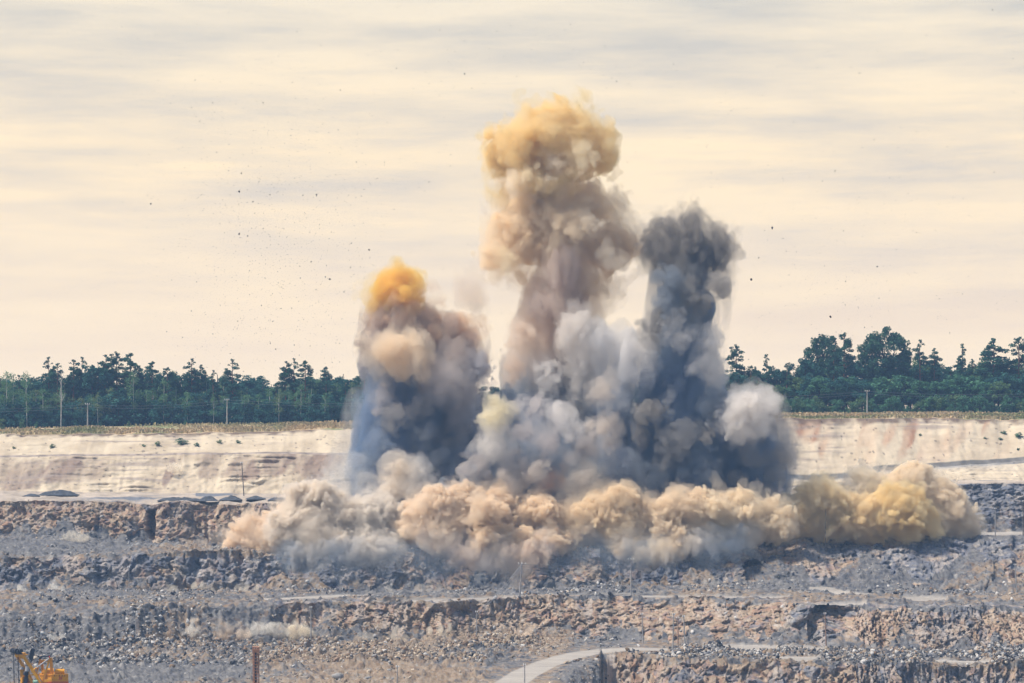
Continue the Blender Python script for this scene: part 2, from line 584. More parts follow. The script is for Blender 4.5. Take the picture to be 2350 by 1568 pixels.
# --- rock walls: fractured blocks stepping in and out
m = np.where(rock_w.ravel() > .01)[0]
p = pts[m]
warp = np.stack([vnoise(p / 3.0 + 11 * c) for c in range(3)], 1) * .8
pw = p + warp
col_w = np.clip((uf[m] - 1960) / 60, 0, 1) * (sf[m] >= 10)          # columnar jointing at the right
lay_w = np.clip((uf[m] - 1850) / 150, 0, 1) * (sf[m] == 5)          # thin beds at the right
out = np.zeros(len(m))
cell = None
for L, A, sd in (((4.6, 5, 6.0), 1.0, 1), ((1.6, 2.0, 2.3), .7, 2), ((.7, .9, .85), .42, 3)):
    s = np.tile(np.array(L), (len(m), 1))
    s[:, 0] *= 1 - .62 * col_w
    s[:, 2] *= 1 + 1.6 * col_w - .62 * lay_w
    s[:, 0] *= 1 + .5 * lay_w
    f1, f2, rr = worley(pw / s, sd)
    out += A * (rr[:, 0] - .5) * 2 * np.clip((f2 - f1) * 12, .55, 1)
    out -= A * .28 * np.clip(1 - (f2 - f1) * 11, 0, 1)
    if sd == 1:
        big = rr
    if sd == 2:
        cell = rr
    if sd == 3:
        small = rr
out += 1.6 * fbm(p, 16, 3)
out = np.clip(out, -4.5, 4.5)
out -= 2.2 * np.clip(fbm(p * np.array([1, 1, .25]), 9, 2) - .25, 0, 1)
w = rock_w.ravel()[m]
out *= w
nrm = np.array([0, -.93, .25])
disp[m] += out[:, None] * nrm
disp[m, 0] += (cell[:, 1] - .5) * .5 * w
cool, grey, tan, rust, pale, dark = map(np.array, ((.145, .155, .19), (.235, .23, .235), (.34, .265, .20), (.32, .205, .145), (.40, .36, .325), (.065, .072, .10)))
warmth = np.select([(sf[m] == 5) & (uf[m] < 900), (sf[m] == 5) & (uf[m] > 1800), sf[m] == 7, (sf[m] == 10) & (uf[m] < 1800), sf[m] == 10, sf[m] == 12],
                   [.80, .20, .42, .70, .52, .52], .35)
warmth = warmth + .40 * fbm(p, 14, 4) + .35 * (big[:, 1] - .5) + .25 * (cell[:, 1] - .5)
q = (cell[:, 2] * .6 + small[:, 2] * .4)[:, None]


def lerp_pal(q, cols):
    x = np.clip(q[:, 0], 0, .9999) * (len(cols) - 1)
    i = x.astype(int)
    f = (x - i)[:, None]
    C = np.array(cols)
    return C[i] * (1 - f) + C[i + 1] * f


c_cool = lerp_pal(q, [dark, cool, cool, grey, pale])
c_warm = lerp_pal(q, [cool, rust, tan, tan, pale])
wk = np.clip((warmth - .45) * 3.2 + .5, 0, 1)[:, None]
c_rock = c_cool + (c_warm - c_cool) * wk
c_rock = c_rock * (.78 + .44 * small[:, 1:2])
vst = vnoise(np.stack([p[:, 0] / 1.1, p[:, 2] / 7, p[:, 1] * 0 + 4], 1)) + .6 * vnoise(np.stack([p[:, 0] / .5, p[:, 2] / 4, p[:, 1] * 0 + 6], 1))
c_rock = c_rock * (1 + .22 * vst[:, None])
dusty = np.clip(vst * .9 + .7 * fbm(p, 10, 3) - .25, 0, .75)[:, None]      # stone dust run down the faces
c_rock = c_rock + (np.array([.34, .30, .275]) - c_rock) * dusty
tint[m] = c_rock
lmask = loose.ravel() > .35 + .3 * vnoise(pts / 1.1)

# --- rubble: heaps of stones of several sizes
m2 = np.where(rub_w.ravel() > .02)[0]
p = pts[m2]
w = rub_w.ravel()[m2]
h = np.zeros(len(m2))
for L, A, sd in ((2.6, 1.5, 21), (1.25, .95, 22), (.62, .5, 23)):
    s = np.array([L, L * 1.1, L * .9])
    f1, f2, rr = worley(p / s + vnoise(p / L)[:, None] * .3, sd)
    h += A * np.clip(.62 - f1, 0, 1) * (rr[:, 0] ** 1.5) * 1.8
    if sd == 21:
        r_big = rr
    if sd == 22:
        r_mid = rr
    if sd == 23:
        r_small = rr
h += 1.1 * fbm(p, 12, 3) + .8 * np.clip(fbm(p * np.array([.35, 1, 1]), 14, 2), 0, 1)
h *= w
disp[m2, 2] += h
disp[m2, 1] -= .25 * h
ru = [np.array(c) for c in ((.045, .049, .062), (.10, .104, .118), (.155, .154, .16), (.30, .29, .28), (.27, .215, .165), (.22, .155, .105))]
pq = r_mid[:, 2] * .6 + r_small[:, 2] * .4
wm = fbm(p, 25, 3)
zone = np.clip((uf[m2] - 540 - 60 * wm) / 120, 0, 1) * np.clip((1330 + 50 * wm - uf[m2]) / 60, 0, 1)
warm_r = np.select([sf[m2] >= 11, sf[m2] == 6, sf[m2] == 8, sf[m2] == 10], [.12 + .62 * zone + .3 * (uf[m2] > 1330), .28, .15, .18 + .3 * zone], .4)
warm_r = warm_r + .55 * wm + .6 * (r_mid[:, 1] - .5)
q = pq[:, None]
cc = lerp_pal(q, [ru[0], ru[1], ru[2], ru[2], ru[3]])
cw = lerp_pal(q, [ru[1], ru[5], ru[4], ru[4], ru[3]])
wk = np.clip((warm_r - .5) * 3 + .5, 0, 1)[:, None]
c_rub = cc + (cw - cc) * wk
only = (rock_w.ravel()[m2] < .02) | (sf[m2] == 6) | (sf[m2] == 8) | (sf[m2] == 11) | lmask[m2] | ((sf[m2] == 10) & (leftK.ravel()[m2] > .5))
tint[m2[only]] = c_rub[only]

# --- sand: gullies, slumps and stains
m3 = np.where(sand_w.ravel() > .02)[0]
p = pts[m3]
w = sand_w.ravel()[m3]
gul = vnoise(np.stack([p[:, 0] / 2.2 + p[:, 2] * .12, p[:, 2] / 14, p[:, 1] * 0], 1)) + .6 * vnoise(np.stack([p[:, 0] / .9 + p[:, 2] * .2, p[:, 2] / 8, p[:, 1] * 0 + 3], 1))
terr = np.abs(vnoise(np.stack([p[:, 0] / 9, p[:, 2] / .9, p[:, 1] * 0 + 7], 1)))
hh = .2 * gul + .75 * fbm(p, 10, 5) + 1.2 * terr * np.clip(fbm(p, 13, 2) * 3 + .2, 0, 1) + .5 * np.abs(fbm(p, 3.0, 3))
disp[m3, 1] -= hh * w
disp[m3, 2] += hh * w * .3
sand, sand2, stain, rusts, greyb, turf1, turf2, turf3 = map(np.array, ((.58, .495, .375), (.47, .39, .29), (.27, .205, .165), (.40, .235, .155), (.17, .18, .20), (.34, .28, .17), (.48, .37, .24), (.22, .24, .12)))
u3, v3, s3, t3 = uf[m3], vf[m3], sf[m3], tf[m3]
c = sand + (sand2 - sand) * np.clip(fbm(p, 8, 4) + .2, 0, 1)[:, None]
str_ = vnoise(np.stack([p[:, 0] / 5.5 - p[:, 2] * .22, p[:, 2] / 16, p[:, 1] * 0 + 2], 1)) + .5 * vnoise(np.stack([p[:, 0] / 1.7 - p[:, 2] * .3, p[:, 2] / 9, p[:, 1] * 0 + 5], 1))


def blotch(pts_):                # soft stains of wet soil: (u, v, half width, half height, strength)
    s = np.zeros(len(u3))
    for u, v, a, b, k in pts_:
        d = np.hypot((u3 - u + (v3 - v) * .35) / a, (v3 - v) / b) + .40 * fbm(p, 5, 4)
        s = np.maximum(s, k * np.clip((1.3 - d) * 2.2, 0, 1))
    return s


st = blotch([(60, 1088, 42, 36, .75), (150, 1080, 48, 36, .8), (215, 1072, 26, 26, .45), (20, 1075, 26, 30, .5), (388, 1084, 9, 30, 1.0), (560, 1078, 40, 28, .6), (480, 1070, 24, 30, .5),
             (640, 1064, 40, 24, .65), (720, 1075, 50, 40, .45), (700, 1060, 60, 16, .5)])
st = np.clip(1.35 * st * (.9 + .45 * str_) + .45 * np.clip(str_ - .25, 0, 1), 0, 1) * np.isin(s3, (2, 3))
c = c + (stain - c) * st[:, None] * (u3 < 1500)[:, None]
rs = blotch([(1870, 985, 60, 22, .75), (1900, 1010, 14, 50, .8), (1965, 990, 16, 34, .5), (2085, 1000, 14, 42, .8), (2262, 982, 7, 24, .9), (1990, 1000, 30, 30, .3), (2040, 1002, 14, 22, .5)])
rs = np.clip(1.1 * rs * np.clip(.55 + 1.1 * str_, .1, 1.3) + .35 * np.clip(str_ - .3, 0, 1), 0, 1) * (s3 == 1) * (u3 > 1500)
c = c + (rusts - c) * rs[:, None]
bed = np.clip(vnoise(np.stack([p[:, 0] / 14, p[:, 2] / .45, p[:, 1] * 0 + 8], 1)) - .15, 0, 1) * np.clip(fbm(p, 18, 2) + .3, 0, 1) * np.isin(s3, (1, 3))
c = c + (np.array([.30, .25, .22]) - c) * np.clip(bed * 2.0, 0, .75)[:, None]
crest = np.clip(1.1 - t3 * 8 + .8 * vnoise(p / 2.0) + .5 * fbm(p, 9, 2), 0, 1) * (s3 == 1)
c = c + (np.array([.13, .09, .07]) - c) * (crest * .9)[:, None]
lip = ((s3 == 2) | ((s3 == 3) & (t3 < .09 + .05 * vnoise(p / 3)))) & (u3 > 1500)
c = np.where(lip[:, None], np.array([.175, .17, .165]) * (.9 + .3 * vnoise(p / 1.5))[:, None], c)
sh = np.clip(.75 - t3 * 1.6 + .5 * vnoise(p / 5), 0, 1) * (s3 == 3) * (u3 > 1750)
c = c + (np.array([.40, .38, .36]) - c) * (sh * .8)[:, None]
lipl = (s3 == 2) & (u3 <= 1500)
c = np.where(lipl[:, None], np.array([.33, .28, .25]) * (1 + .3 * vnoise(p / 1.2))[:, None], c)
speck = (worley(p / .7, 55)[2][:, 0] > .985) & np.isin(s3, (1, 3))
c = np.where(speck[:, None], c * np.array([.45, .45, .48]), c)
tg = fbm(p, 6, 4)
ct = np.where(tg[:, None] > .25, turf3, np.where(tg[:, None] > -.15, turf1, turf2))
c = np.where((s3 == 0)[:, None], ct, c)
k4 = s3 == 4
led = np.array([.40, .345, .295]) * (1 + .25 * fbm(p, 4, 3))[:, None]
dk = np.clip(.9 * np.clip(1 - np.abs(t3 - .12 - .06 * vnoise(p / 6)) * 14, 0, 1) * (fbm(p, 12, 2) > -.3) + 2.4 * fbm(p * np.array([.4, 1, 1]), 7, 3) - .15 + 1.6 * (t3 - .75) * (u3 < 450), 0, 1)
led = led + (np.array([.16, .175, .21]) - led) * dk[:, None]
c = np.where(k4[:, None], led, c)
keep = np.isin(s3, (0, 1, 2, 3, 4))
tint[m3[keep]] = c[keep]

# --- roads and beaten floors
rd = roadm.ravel()
rc = np.array([.36, .335, .31]) * (1 + .18 * vnoise(pts / np.array([8, 1.2, 4])))[:, None]
tint = tint + (rc - tint) * rd[:, None]
zero = tint.sum(1) < .02
tint[zero] = (.3, .3, .31)

# --- broad hollows and the dark notch beside the pillar, cut into the walls themselves
amp = np.zeros(NR * NC)
for u, v, a, b, d, seg in ((345, 1206, 16, 36, 7.0, 5), (300, 1200, 26, 34, -3.2, 5), (1733, 1312, 22, 26, 8.0, 7), (1790, 1305, 34, 30, -2.5, 7), (1912, 1440, 62, 50, 6.5, 10),
                           (520, 1210, 40, 40, -2, 5), (640, 1330, 30, 40, 3, 7), (470, 1330, 40, 30, -2, 7), (2200, 1300, 120, 60, -2.5, 7)):
    dd = ((np.abs(uf - u + 5 * jit.ravel()) / a) ** 3 + (np.abs(vf - v) / b) ** 3) ** .333 if d > 0 else np.hypot((uf - u) / a, (vf - v) / b)
    amp += d * np.clip((1 - dd + .15 * jit.ravel()) * 3, 0, 1) * (sf == seg)
disp[:, 1] += amp
D = (pts + disp).reshape(NR, NC, 3)
tint = np.clip(tint, .02, .85)


def add_tint(me, T):
    a = me.attributes.new('tint', 'FLOAT_COLOR', 'POINT')
    a.data.foreach_set('color', np.concatenate([T, np.ones((len(T), 1))], 1).astype(np.float32).ravel())


def slice_ground(name, r0, r1, mat, mask=None, invert=False):
    idx = np.arange(NR * NC).reshape(NR, NC)[r0:r1 + 1]
    q = np.stack([idx[:-1, :-1], idx[1:, :-1], idx[1:, 1:], idx[:-1, 1:]], -1).reshape(-1, 4)
    if mask is not None:
        k = mask.reshape(NR, NC)[r0:r1, :-1].ravel()
        q = q[k != invert]
    if not len(q):
        return None
    used, inv = np.unique(q, return_inverse=True)
    me = mesh_np(name, D.reshape(-1, 3)[used], inv.reshape(-1, 4))
    add_tint(me, tint[used])
    o = obj(name, me, mat)
    return tag(o, kind='structure')


starts = [int(np.argmax(RS == k)) for k in range(len(SEG))] + [NR - 1]
mats = ['turf', 'sand', 'sand', 'sand', 'sand', 'rock', 'rubble', 'rock', 'rubble', 'dirt', 'rock', 'rubble', 'rock', 'rubble']
rmask = (np.minimum.reduce([ROAD0, ROAD1, ROAD2]) < 0).ravel()
slice_ground('rim_ground', starts[0], starts[1], M['turf'])
slice_ground('sand_slope', starts[1], starts[4], M['sand'])
slice_ground('sand_ledge', starts[4], starts[5], M['sand'])
slice_ground('rock_terrain', starts[5], starts[6], M['rock'])
slice_ground('bench_ground', starts[6], starts[7], M['rubble'])
slice_ground('rock_terrain', starts[7], starts[8], M['rock'])
slice_ground('bench_ground', starts[8], starts[10], M['rubble'], rmask, True)
slice_ground('rock_terrain', starts[10], starts[11], M['rock'])
slice_ground('pit_ground', starts[11], starts[12], M['rubble'], rmask, True)
slice_ground('rock_terrain', starts[12], starts[13], M['rock'], rmask, True)
slice_ground('pit_ground', starts[13], starts[14], M['rubble'], rmask, True)
slice_ground('haul_road', starts[8], starts[10], M['dirt'], rmask)
slice_ground('haul_road', starts[11], starts[14], M['dirt'], rmask)

# forest floor behind the rim, out to the horizon
e0 = D[0][::20].copy()
far = e0.copy()
far[:, 1], far[:, 2] = 1300, e0[:, 2]
far[:, 0] *= 1.8
me = mesh_np('forest_ground', np.concatenate([far, e0]), np.stack([np.arange(len(e0) - 1), np.arange(1, len(e0)), np.arange(1, len(e0)) + len(e0), np.arange(len(e0) - 1) + len(e0)], 1)[:, ::-1])
add_tint(me, np.tile(np.array([[.07, .08, .045]]), (2 * len(e0), 1)))
tag(obj('forest_ground', me, M['turf']), kind='structure')


def rim_z(u, Y):
    return float(np.interp(u, US, D[0, :, 2]))

# ------------------------------------------------------------------ smoke and dust
def surface_nets(Fd, o, h):
    S = Fd < 0
    nx, ny, nz = Fd.shape
    acc = np.zeros((nx - 1, ny - 1, nz - 1, 3), np.float32)
    cnt = np.zeros((nx - 1, ny - 1, nz - 1), np.float32)
    sl = lambda a, b, c: (slice(a, a + nx - 1), slice(b, b + ny - 1), slice(c, c + nz - 1))
    for ax in range(3):
        oth = [k for k in range(3) if k != ax]
        for a in (0, 1):
            for b in (0, 1):
                q = [0, 0, 0]
                q[oth[0]], q[oth[1]] = a, b
                r = list(q)
                r[ax] = 1
                f0, f1 = Fd[sl(*q)], Fd[sl(*r)]
                m = (f0 < 0) != (f1 < 0)
                t = np.where(m, f0 / np.where(m, f0 - f1, 1), 0)
                for k in range(3):
                    acc[..., k] += np.where(m, (t if k == ax else q[k]), 0)
                cnt += m
    m = cnt > 0
    idx = -np.ones(m.shape, np.int64)
    idx[m] = np.arange(m.sum())
    V = (np.argwhere(m) + acc[m] / cnt[m][:, None]) * h + o
    Q = []
    for ax in range(3):
        a, b = [k for k in range(3) if k != ax]
        s0 = [slice(1, -1)] * 3
        s0[ax] = slice(0, -1)
        s1 = list(s0)
        s1[ax] = slice(1, None)
        e = np.argwhere(S[tuple(s0)] != S[tuple(s1)])
        off = np.array([1, 1, 1])
        off[ax] = 0
        e = e + off
        inside = S[e[:, 0], e[:, 1], e[:, 2]]
        ea = np.zeros(3, int)
        ea[a] = 1
        eb = np.zeros(3, int)
        eb[b] = 1
        g = lambda x: idx[x[:, 0], x[:, 1], x[:, 2]]
        q = np.stack([g(e - ea - eb), g(e - eb), g(e), g(e - ea)], 1)
        flip = inside if ax != 1 else ~inside
        q[~flip] = q[~flip][:, ::-1]
        Q.append(q)
    return V, np.concatenate(Q)


ROT = np.array(mathutils.Euler((.6, .9, .4)).to_matrix())


def cloud_mesh(name, sph, Y0, h, octs, seed=0, stretch=(1, 1, 1), k=1.2, shrink=0.0, deep=1.0, warp=1.6):
    """A billowing closed surface round a set of balls given as (u, v, r[, depth offset]) in pixels of the photo frame."""
    pb = []
    for t in sph:
        u, v, r = t[:3]
        Y = Y0 + (t[3] if len(t) > 3 else 0)
        pb.append((*P(u, v, Y), r * Y / F - shrink))
    pb = np.array([q for q in pb if q[3] > .25])
    if not len(pb):
        raise ValueError('nothing left')
    pad = sum(a for _, a in octs) * .7 + 2 * h
    lo = (pb[:, :3] - pb[:, 3:]).min(0) - pad - k
    hi = (pb[:, :3] + pb[:, 3:]).max(0) + pad + k
    n = np.ceil((hi - lo) / h).astype(int) + 1
    ax = [lo[i] + h * np.arange(n[i]) for i in range(3)]
    E = np.zeros(n, np.float32)
    for x, y, z, r in pb:
        Rr = r + pad + 4 * k
        s = []
        for i, c in enumerate((x, y, z)):
            s.append(slice(max(0, int((c - Rr - lo[i]) / h)), min(n[i], int((c + Rr - lo[i]) / h) + 2)))
        d = np.sqrt((ax[0][s[0]][:, None, None] - x) ** 2 + ((ax[1][s[1]][None, :, None] - y) / deep) ** 2 + (ax[2][s[2]][None, None, :] - z) ** 2) - r
        E[tuple(s)] += np.exp(-np.clip(d / k, -40, 40))
    Fd = np.where(E > 0, -k * np.log(np.maximum(E, 1e-12)), 5).astype(np.float32)
    band = np.abs(Fd) < pad
    q = (np.argwhere(band) * h + lo + seed * 17.3) / np.array(stretch)
    q = q + np.stack([vnoise(q / 7 + 9.1 * c) for c in range(3)], 1) * warp
    nz = np.zeros(len(q), np.float32)
    for L, a in octs:
        nz += a * (np.abs(vnoise(q / L + L * 3.7)) * 2 - .6)
        q = q @ ROT if max(stretch) < 2 else q
    Fd[band] -= nz
    for ax_ in range(3):
        sl = [slice(None)] * 3
        for e in (0, -1):
            sl[ax_] = e
            Fd[tuple(sl)] = 1
    V, Q = surface_nets(Fd, lo, h)
    c = np.array([V[:, 0].mean(), V[:, 1].mean(), V[:, 2].min()])
    return V, Q


def pieces(V, Q):
    """The connected pieces of a surface, largest first; crumbs are dropped."""
    lab = np.arange(len(V))
    while True:
        mn = lab[Q].min(1)
        new = lab.copy()
        for k in range(4):
            np.minimum.at(new, Q[:, k], mn)
        new = new[new]
        if (new == lab).all():
            break
        lab = new
    fl = lab[Q[:, 0]]
    ids, cnt = np.unique(fl, return_counts=True)
    for i in np.argsort(-cnt):
        if cnt[i] < .2 * cnt.max():
            break
        q = Q[fl == ids[i]]
        u, inv = np.unique(q, return_inverse=True)
        yield V[u], inv.reshape(-1, 4)


_vm = {}


def dust_mat(col, dens, g=.25, torn=0.0, zs=1.0, solid=False, base=None):
    key = (tuple(col), round(dens, 4), torn, zs, solid, base)
    if key in _vm:
        return _vm[key]
    m = bpy.data.materials.new('dust')
    m.use_nodes = True
    t = m.node_tree
    t.nodes.clear()
    o = N(t, 'ShaderNodeOutputMaterial')
    p = N(t, 'ShaderNodeVolumePrincipled')
    p.inputs['Color'].default_value = (*col, 1)
    p.inputs['Density'].default_value = dens
    p.inputs['Anisotropy'].default_value = g
    t.links.new(p.outputs[0], o.inputs['Volume'])
    if torn:                                         # unevenly thick, torn dust
        geo = N(t, 'ShaderNodeNewGeometry')
        f = noise(t, mapping(t, geo.outputs['Position'], (1, 1, 1 / zs), (len(_vm) * 3.7, 0, 0)), torn, 3, .66, .8)
        k = math_n(t, 'MULTIPLY', ramp(t, f, [(.40, (.06, .06, .06)), (.50, (.35, .35, .35)), (.62, (1, 1, 1))]), dens * 2.0)
        t.links.new(k, p.inputs['Density'])
        m.cycles.volume_step_rate = STEP
    if base:                                         # blue shade at a column's foot, blended into the dust colour
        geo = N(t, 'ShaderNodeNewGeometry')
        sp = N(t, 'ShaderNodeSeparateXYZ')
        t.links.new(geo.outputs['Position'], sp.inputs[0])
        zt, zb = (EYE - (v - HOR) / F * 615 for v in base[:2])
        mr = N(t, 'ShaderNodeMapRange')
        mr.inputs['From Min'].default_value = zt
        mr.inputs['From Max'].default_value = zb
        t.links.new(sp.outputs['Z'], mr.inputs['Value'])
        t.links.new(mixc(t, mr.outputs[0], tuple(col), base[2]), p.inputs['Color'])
    if solid:
        tr = N(t, 'ShaderNodeBsdfTransparent')
        df = N(t, 'ShaderNodeBsdfDiffuse')
        df.inputs['Color'].default_value = (*col, 1)
        mx = N(t, 'ShaderNodeMixShader')
        mx.inputs[0].default_value = .004
        t.links.new(tr.outputs[0], mx.inputs[1])
        t.links.new(df.outputs[0], mx.inputs[2])
        t.links.new(mx.outputs[0], o.inputs['Surface'])
    _vm[key] = m
    return m


STEP = .7
PUFFY = [(9, 3.0), (4.2, 1.9), (2.0, 1.1), (1.0, .55)]
SOFT = [(10, 3.2), (5, 1.6), (2.4, .9), (1.2, .5)]
CAULI = [(9, 1.6), (4.2, 1.3), (2.2, 1.15), (1.1, .8), (.6, .45)]
SMALL = [(2.5, 1.0), (1.2, .6), (.6, .3)]
_seed = [0]
TORN = .13


def smoke(name, label, cat, Y0, parts, group=None):
    """One cloud of smoke or dust: an Empty at its foot and a child for every billow; each billow is nested shells, thin outside and dense within."""
    lowest = max(parts[0][1], key=lambda t: t[1] + t[2])
    root = empty(name, P(lowest[0], lowest[1] + lowest[2], Y0), label, cat, group)
    for pn, sph, col, dens, kw in parts:
        kw = dict(kw)
        shells = kw.pop('shells', ((0, .22), (1.4, .5), (3.0, 1.0)))
        h = kw.pop('h', .5)
        octs = kw.pop('octs', PUFFY)
        g = kw.pop('g', .25)
        torn = kw.pop('torn', TORN if octs is not CAULI else 0)
        zs = kw.get('stretch', (1, 1, 1))[2]
        dY = kw.pop('dY', 0)
        base = kw.pop('base', None)
        first = []
        for i, (shr, f) in enumerate(shells):
            _seed[0] += 1
            try:
                V, Q = cloud_mesh(pn, sph, Y0 + dY, h, octs, seed=_seed[0] if i else _seed[0] + 40, shrink=shr, **kw)
            except ValueError:
                continue
            if not len(Q):
                continue
            made = []
            for v, q in pieces(V, Q):
                par = root if not first else min(first, key=lambda w: np.linalg.norm(w[1] - v.mean(0)))[0]
                o = obj(pn if not first else 'dense_core', mesh_np(pn, v - np.array(root.location), q), dust_mat(col, dens * f, g, torn, zs, i == len(shells) - 1, base), par)
                made.append((o, v.mean(0)))
            if not first:
                first = made
    return root


ST = (1, 1, 4.5)                # falling curtains of dust: drawn out vertically
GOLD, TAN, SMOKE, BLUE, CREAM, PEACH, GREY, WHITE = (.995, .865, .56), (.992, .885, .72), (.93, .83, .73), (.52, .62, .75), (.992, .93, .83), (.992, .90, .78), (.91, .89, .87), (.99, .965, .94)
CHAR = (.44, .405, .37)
DEEP = (.33, .45, .63)  # DEEP and BLUE put bluish shade into the smoke's own colour
DENSE = dict(shells=((-1.0, .12), (-.2, .5), (.2, 2.2)), octs=CAULI, h=.32, k=.8)



def boils(spots, seed, tones, r=(16, 30), Y=-13, dens=.5):
    """Small cauliflower billows breaking out of the front of a column, one part each."""
    q = random.Random(seed)
    out = []
    for u, v in spots:
        R_ = q.uniform(*r)
        sp = [(u + q.uniform(-.7, .7) * R_, v + q.uniform(-.6, 1.3) * R_, R_ * q.uniform(.45, .85), Y + q.uniform(-2, 2)) for _ in range(6)]
        out.append(('billow', sp, q.choice(tones), dens * q.uniform(.6, 1.2), dict(octs=[(4, 1.7), (2, 1.1), (1, .7)], h=.34, shells=((0, .25), (.8, .9)), k=.8, torn=0)))
    return out


COLM = dict(octs=SOFT, h=.6, stretch=(1, 1, 2.2))
FALL = dict(octs=SOFT, h=.6, stretch=ST, shells=((-2.0, .12), (0, .3), (2.2, 1.0)))
smoke('smoke_plume', 'tallest smoke plume with a golden mushroom cap on a grey stem', 'smoke plume', 622, [
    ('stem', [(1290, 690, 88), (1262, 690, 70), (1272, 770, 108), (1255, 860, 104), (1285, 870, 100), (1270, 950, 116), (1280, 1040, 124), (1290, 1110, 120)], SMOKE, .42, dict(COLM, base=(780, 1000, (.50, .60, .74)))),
    ('cap', [(1258, 330, 92), (1195, 350, 78), (1325, 320, 80), (1362, 352, 46), (1155, 365, 44), (1262, 278, 48), (1222, 292, 50), (1312, 275, 48), (1215, 405, 70), (1178, 432, 40), (1290, 420, 40)], GOLD, .6, {}),
    ('shoulder', [(1190, 550, 86), (1290, 540, 104), (1385, 565, 74), (1148, 590, 52), (1340, 480, 76), (1225, 470, 72), (1422, 565, 50), (1400, 530, 44), (1180, 612, 40), (1242, 440, 66), (1355, 640, 58), (1380, 690, 30)], TAN, .5, {}),
    ('dark_core', [(1290, 610, 60, -8), (1265, 690, 58, -8), (1295, 650, 52, -8)], (.86, .77, .71), .22, COLM),
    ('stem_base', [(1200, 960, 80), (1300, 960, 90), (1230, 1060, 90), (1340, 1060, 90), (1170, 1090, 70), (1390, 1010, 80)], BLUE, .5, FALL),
    ('white_billow', [(1325, 745, 48, -14), (1352, 785, 40, -14), (1300, 785, 34, -14), (1340, 840, 44, -12), (1325, 880, 34, -12)], (.95, .92, .89), .5, dict(octs=CAULI, h=.36)),
    ('wisp', [(1112, 478, 16), (1130, 500, 14), (1125, 465, 12)], GREY, .16, dict(octs=SMALL, h=.3, shells=((0, 1),))),
] + boils([(1200, 760), (1185, 830), (1240, 860), (1230, 1000), (1310, 930), (1350, 990)], 3, [SMOKE, (.92, .88, .83), GREY], (20, 34))
  + boils([(1225, 395), (1190, 420), (1270, 380), (1150, 590), (1400, 590), (1350, 500), (1330, 350)], 4, [(.993, .91, .72), (.992, .92, .80)], (20, 34), -10, .3))
smoke('smoke_plume', 'smoke plume with an orange yellow top, nearest the left forest', 'smoke plume', 620, [
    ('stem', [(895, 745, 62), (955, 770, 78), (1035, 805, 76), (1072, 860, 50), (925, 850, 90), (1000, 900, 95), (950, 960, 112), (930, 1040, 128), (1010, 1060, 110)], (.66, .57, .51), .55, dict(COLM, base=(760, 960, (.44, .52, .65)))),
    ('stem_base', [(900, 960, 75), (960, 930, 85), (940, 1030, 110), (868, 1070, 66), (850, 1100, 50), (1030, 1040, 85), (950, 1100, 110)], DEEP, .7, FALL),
    ('flank', [(830, 1000, 34), (812, 1040, 40), (790, 1080, 42), (775, 1110, 38), (845, 950, 30)], (.70, .70, .71), .07, dict(octs=SOFT, h=.5, stretch=(1, 1, 2), k=2, shells=((-1.5, .3), (.5, .8)))),
    ('cap', [(908, 645, 42), (935, 648, 36), (876, 660, 34), (900, 685, 48), (935, 690, 36), (866, 690, 22)], (.992, .78, .25), .42, dict(h=.42, octs=SOFT)),
    ('brown_billow', [(935, 715, 58), (985, 745, 46), (900, 735, 52), (1040, 775, 56), (1085, 800, 36), (1000, 780, 50), (860, 740, 24)], (.94, .77, .60), .42, dict(octs=SOFT)),
    ('cream_billow', [(895, 795, 44, -16), (935, 790, 34, -16), (868, 830, 28, -15), (925, 840, 42, -14), (955, 830, 24, -14)], (.975, .875, .73), .34, dict(octs=PUFFY, h=.4, shells=((-.8, .2), (.4, .6), (1.8, 1.0)))),
    ('grey_billow', [(1040, 870, 50, -14), (1010, 900, 36, -14), (1080, 910, 40, -12), (1055, 960, 46, -10), (1030, 1020, 40, -10)], (.74, .70, .69), .42, dict(octs=CAULI, h=.38)),
] + boils([(1060, 800), (1090, 840), (985, 860), (890, 900), (1090, 960), (1070, 1040), (860, 770)], 5, [(.64, .57, .53), (.60, .59, .62)], (18, 30)) + boils([(900, 960), (965, 1000), (870, 1020), (1000, 1060), (930, 1065), (960, 930), (840, 1070)], 9, [(.50, .53, .58), (.58, .56, .55), (.42, .48, .57)], (20, 34), -15, .35))
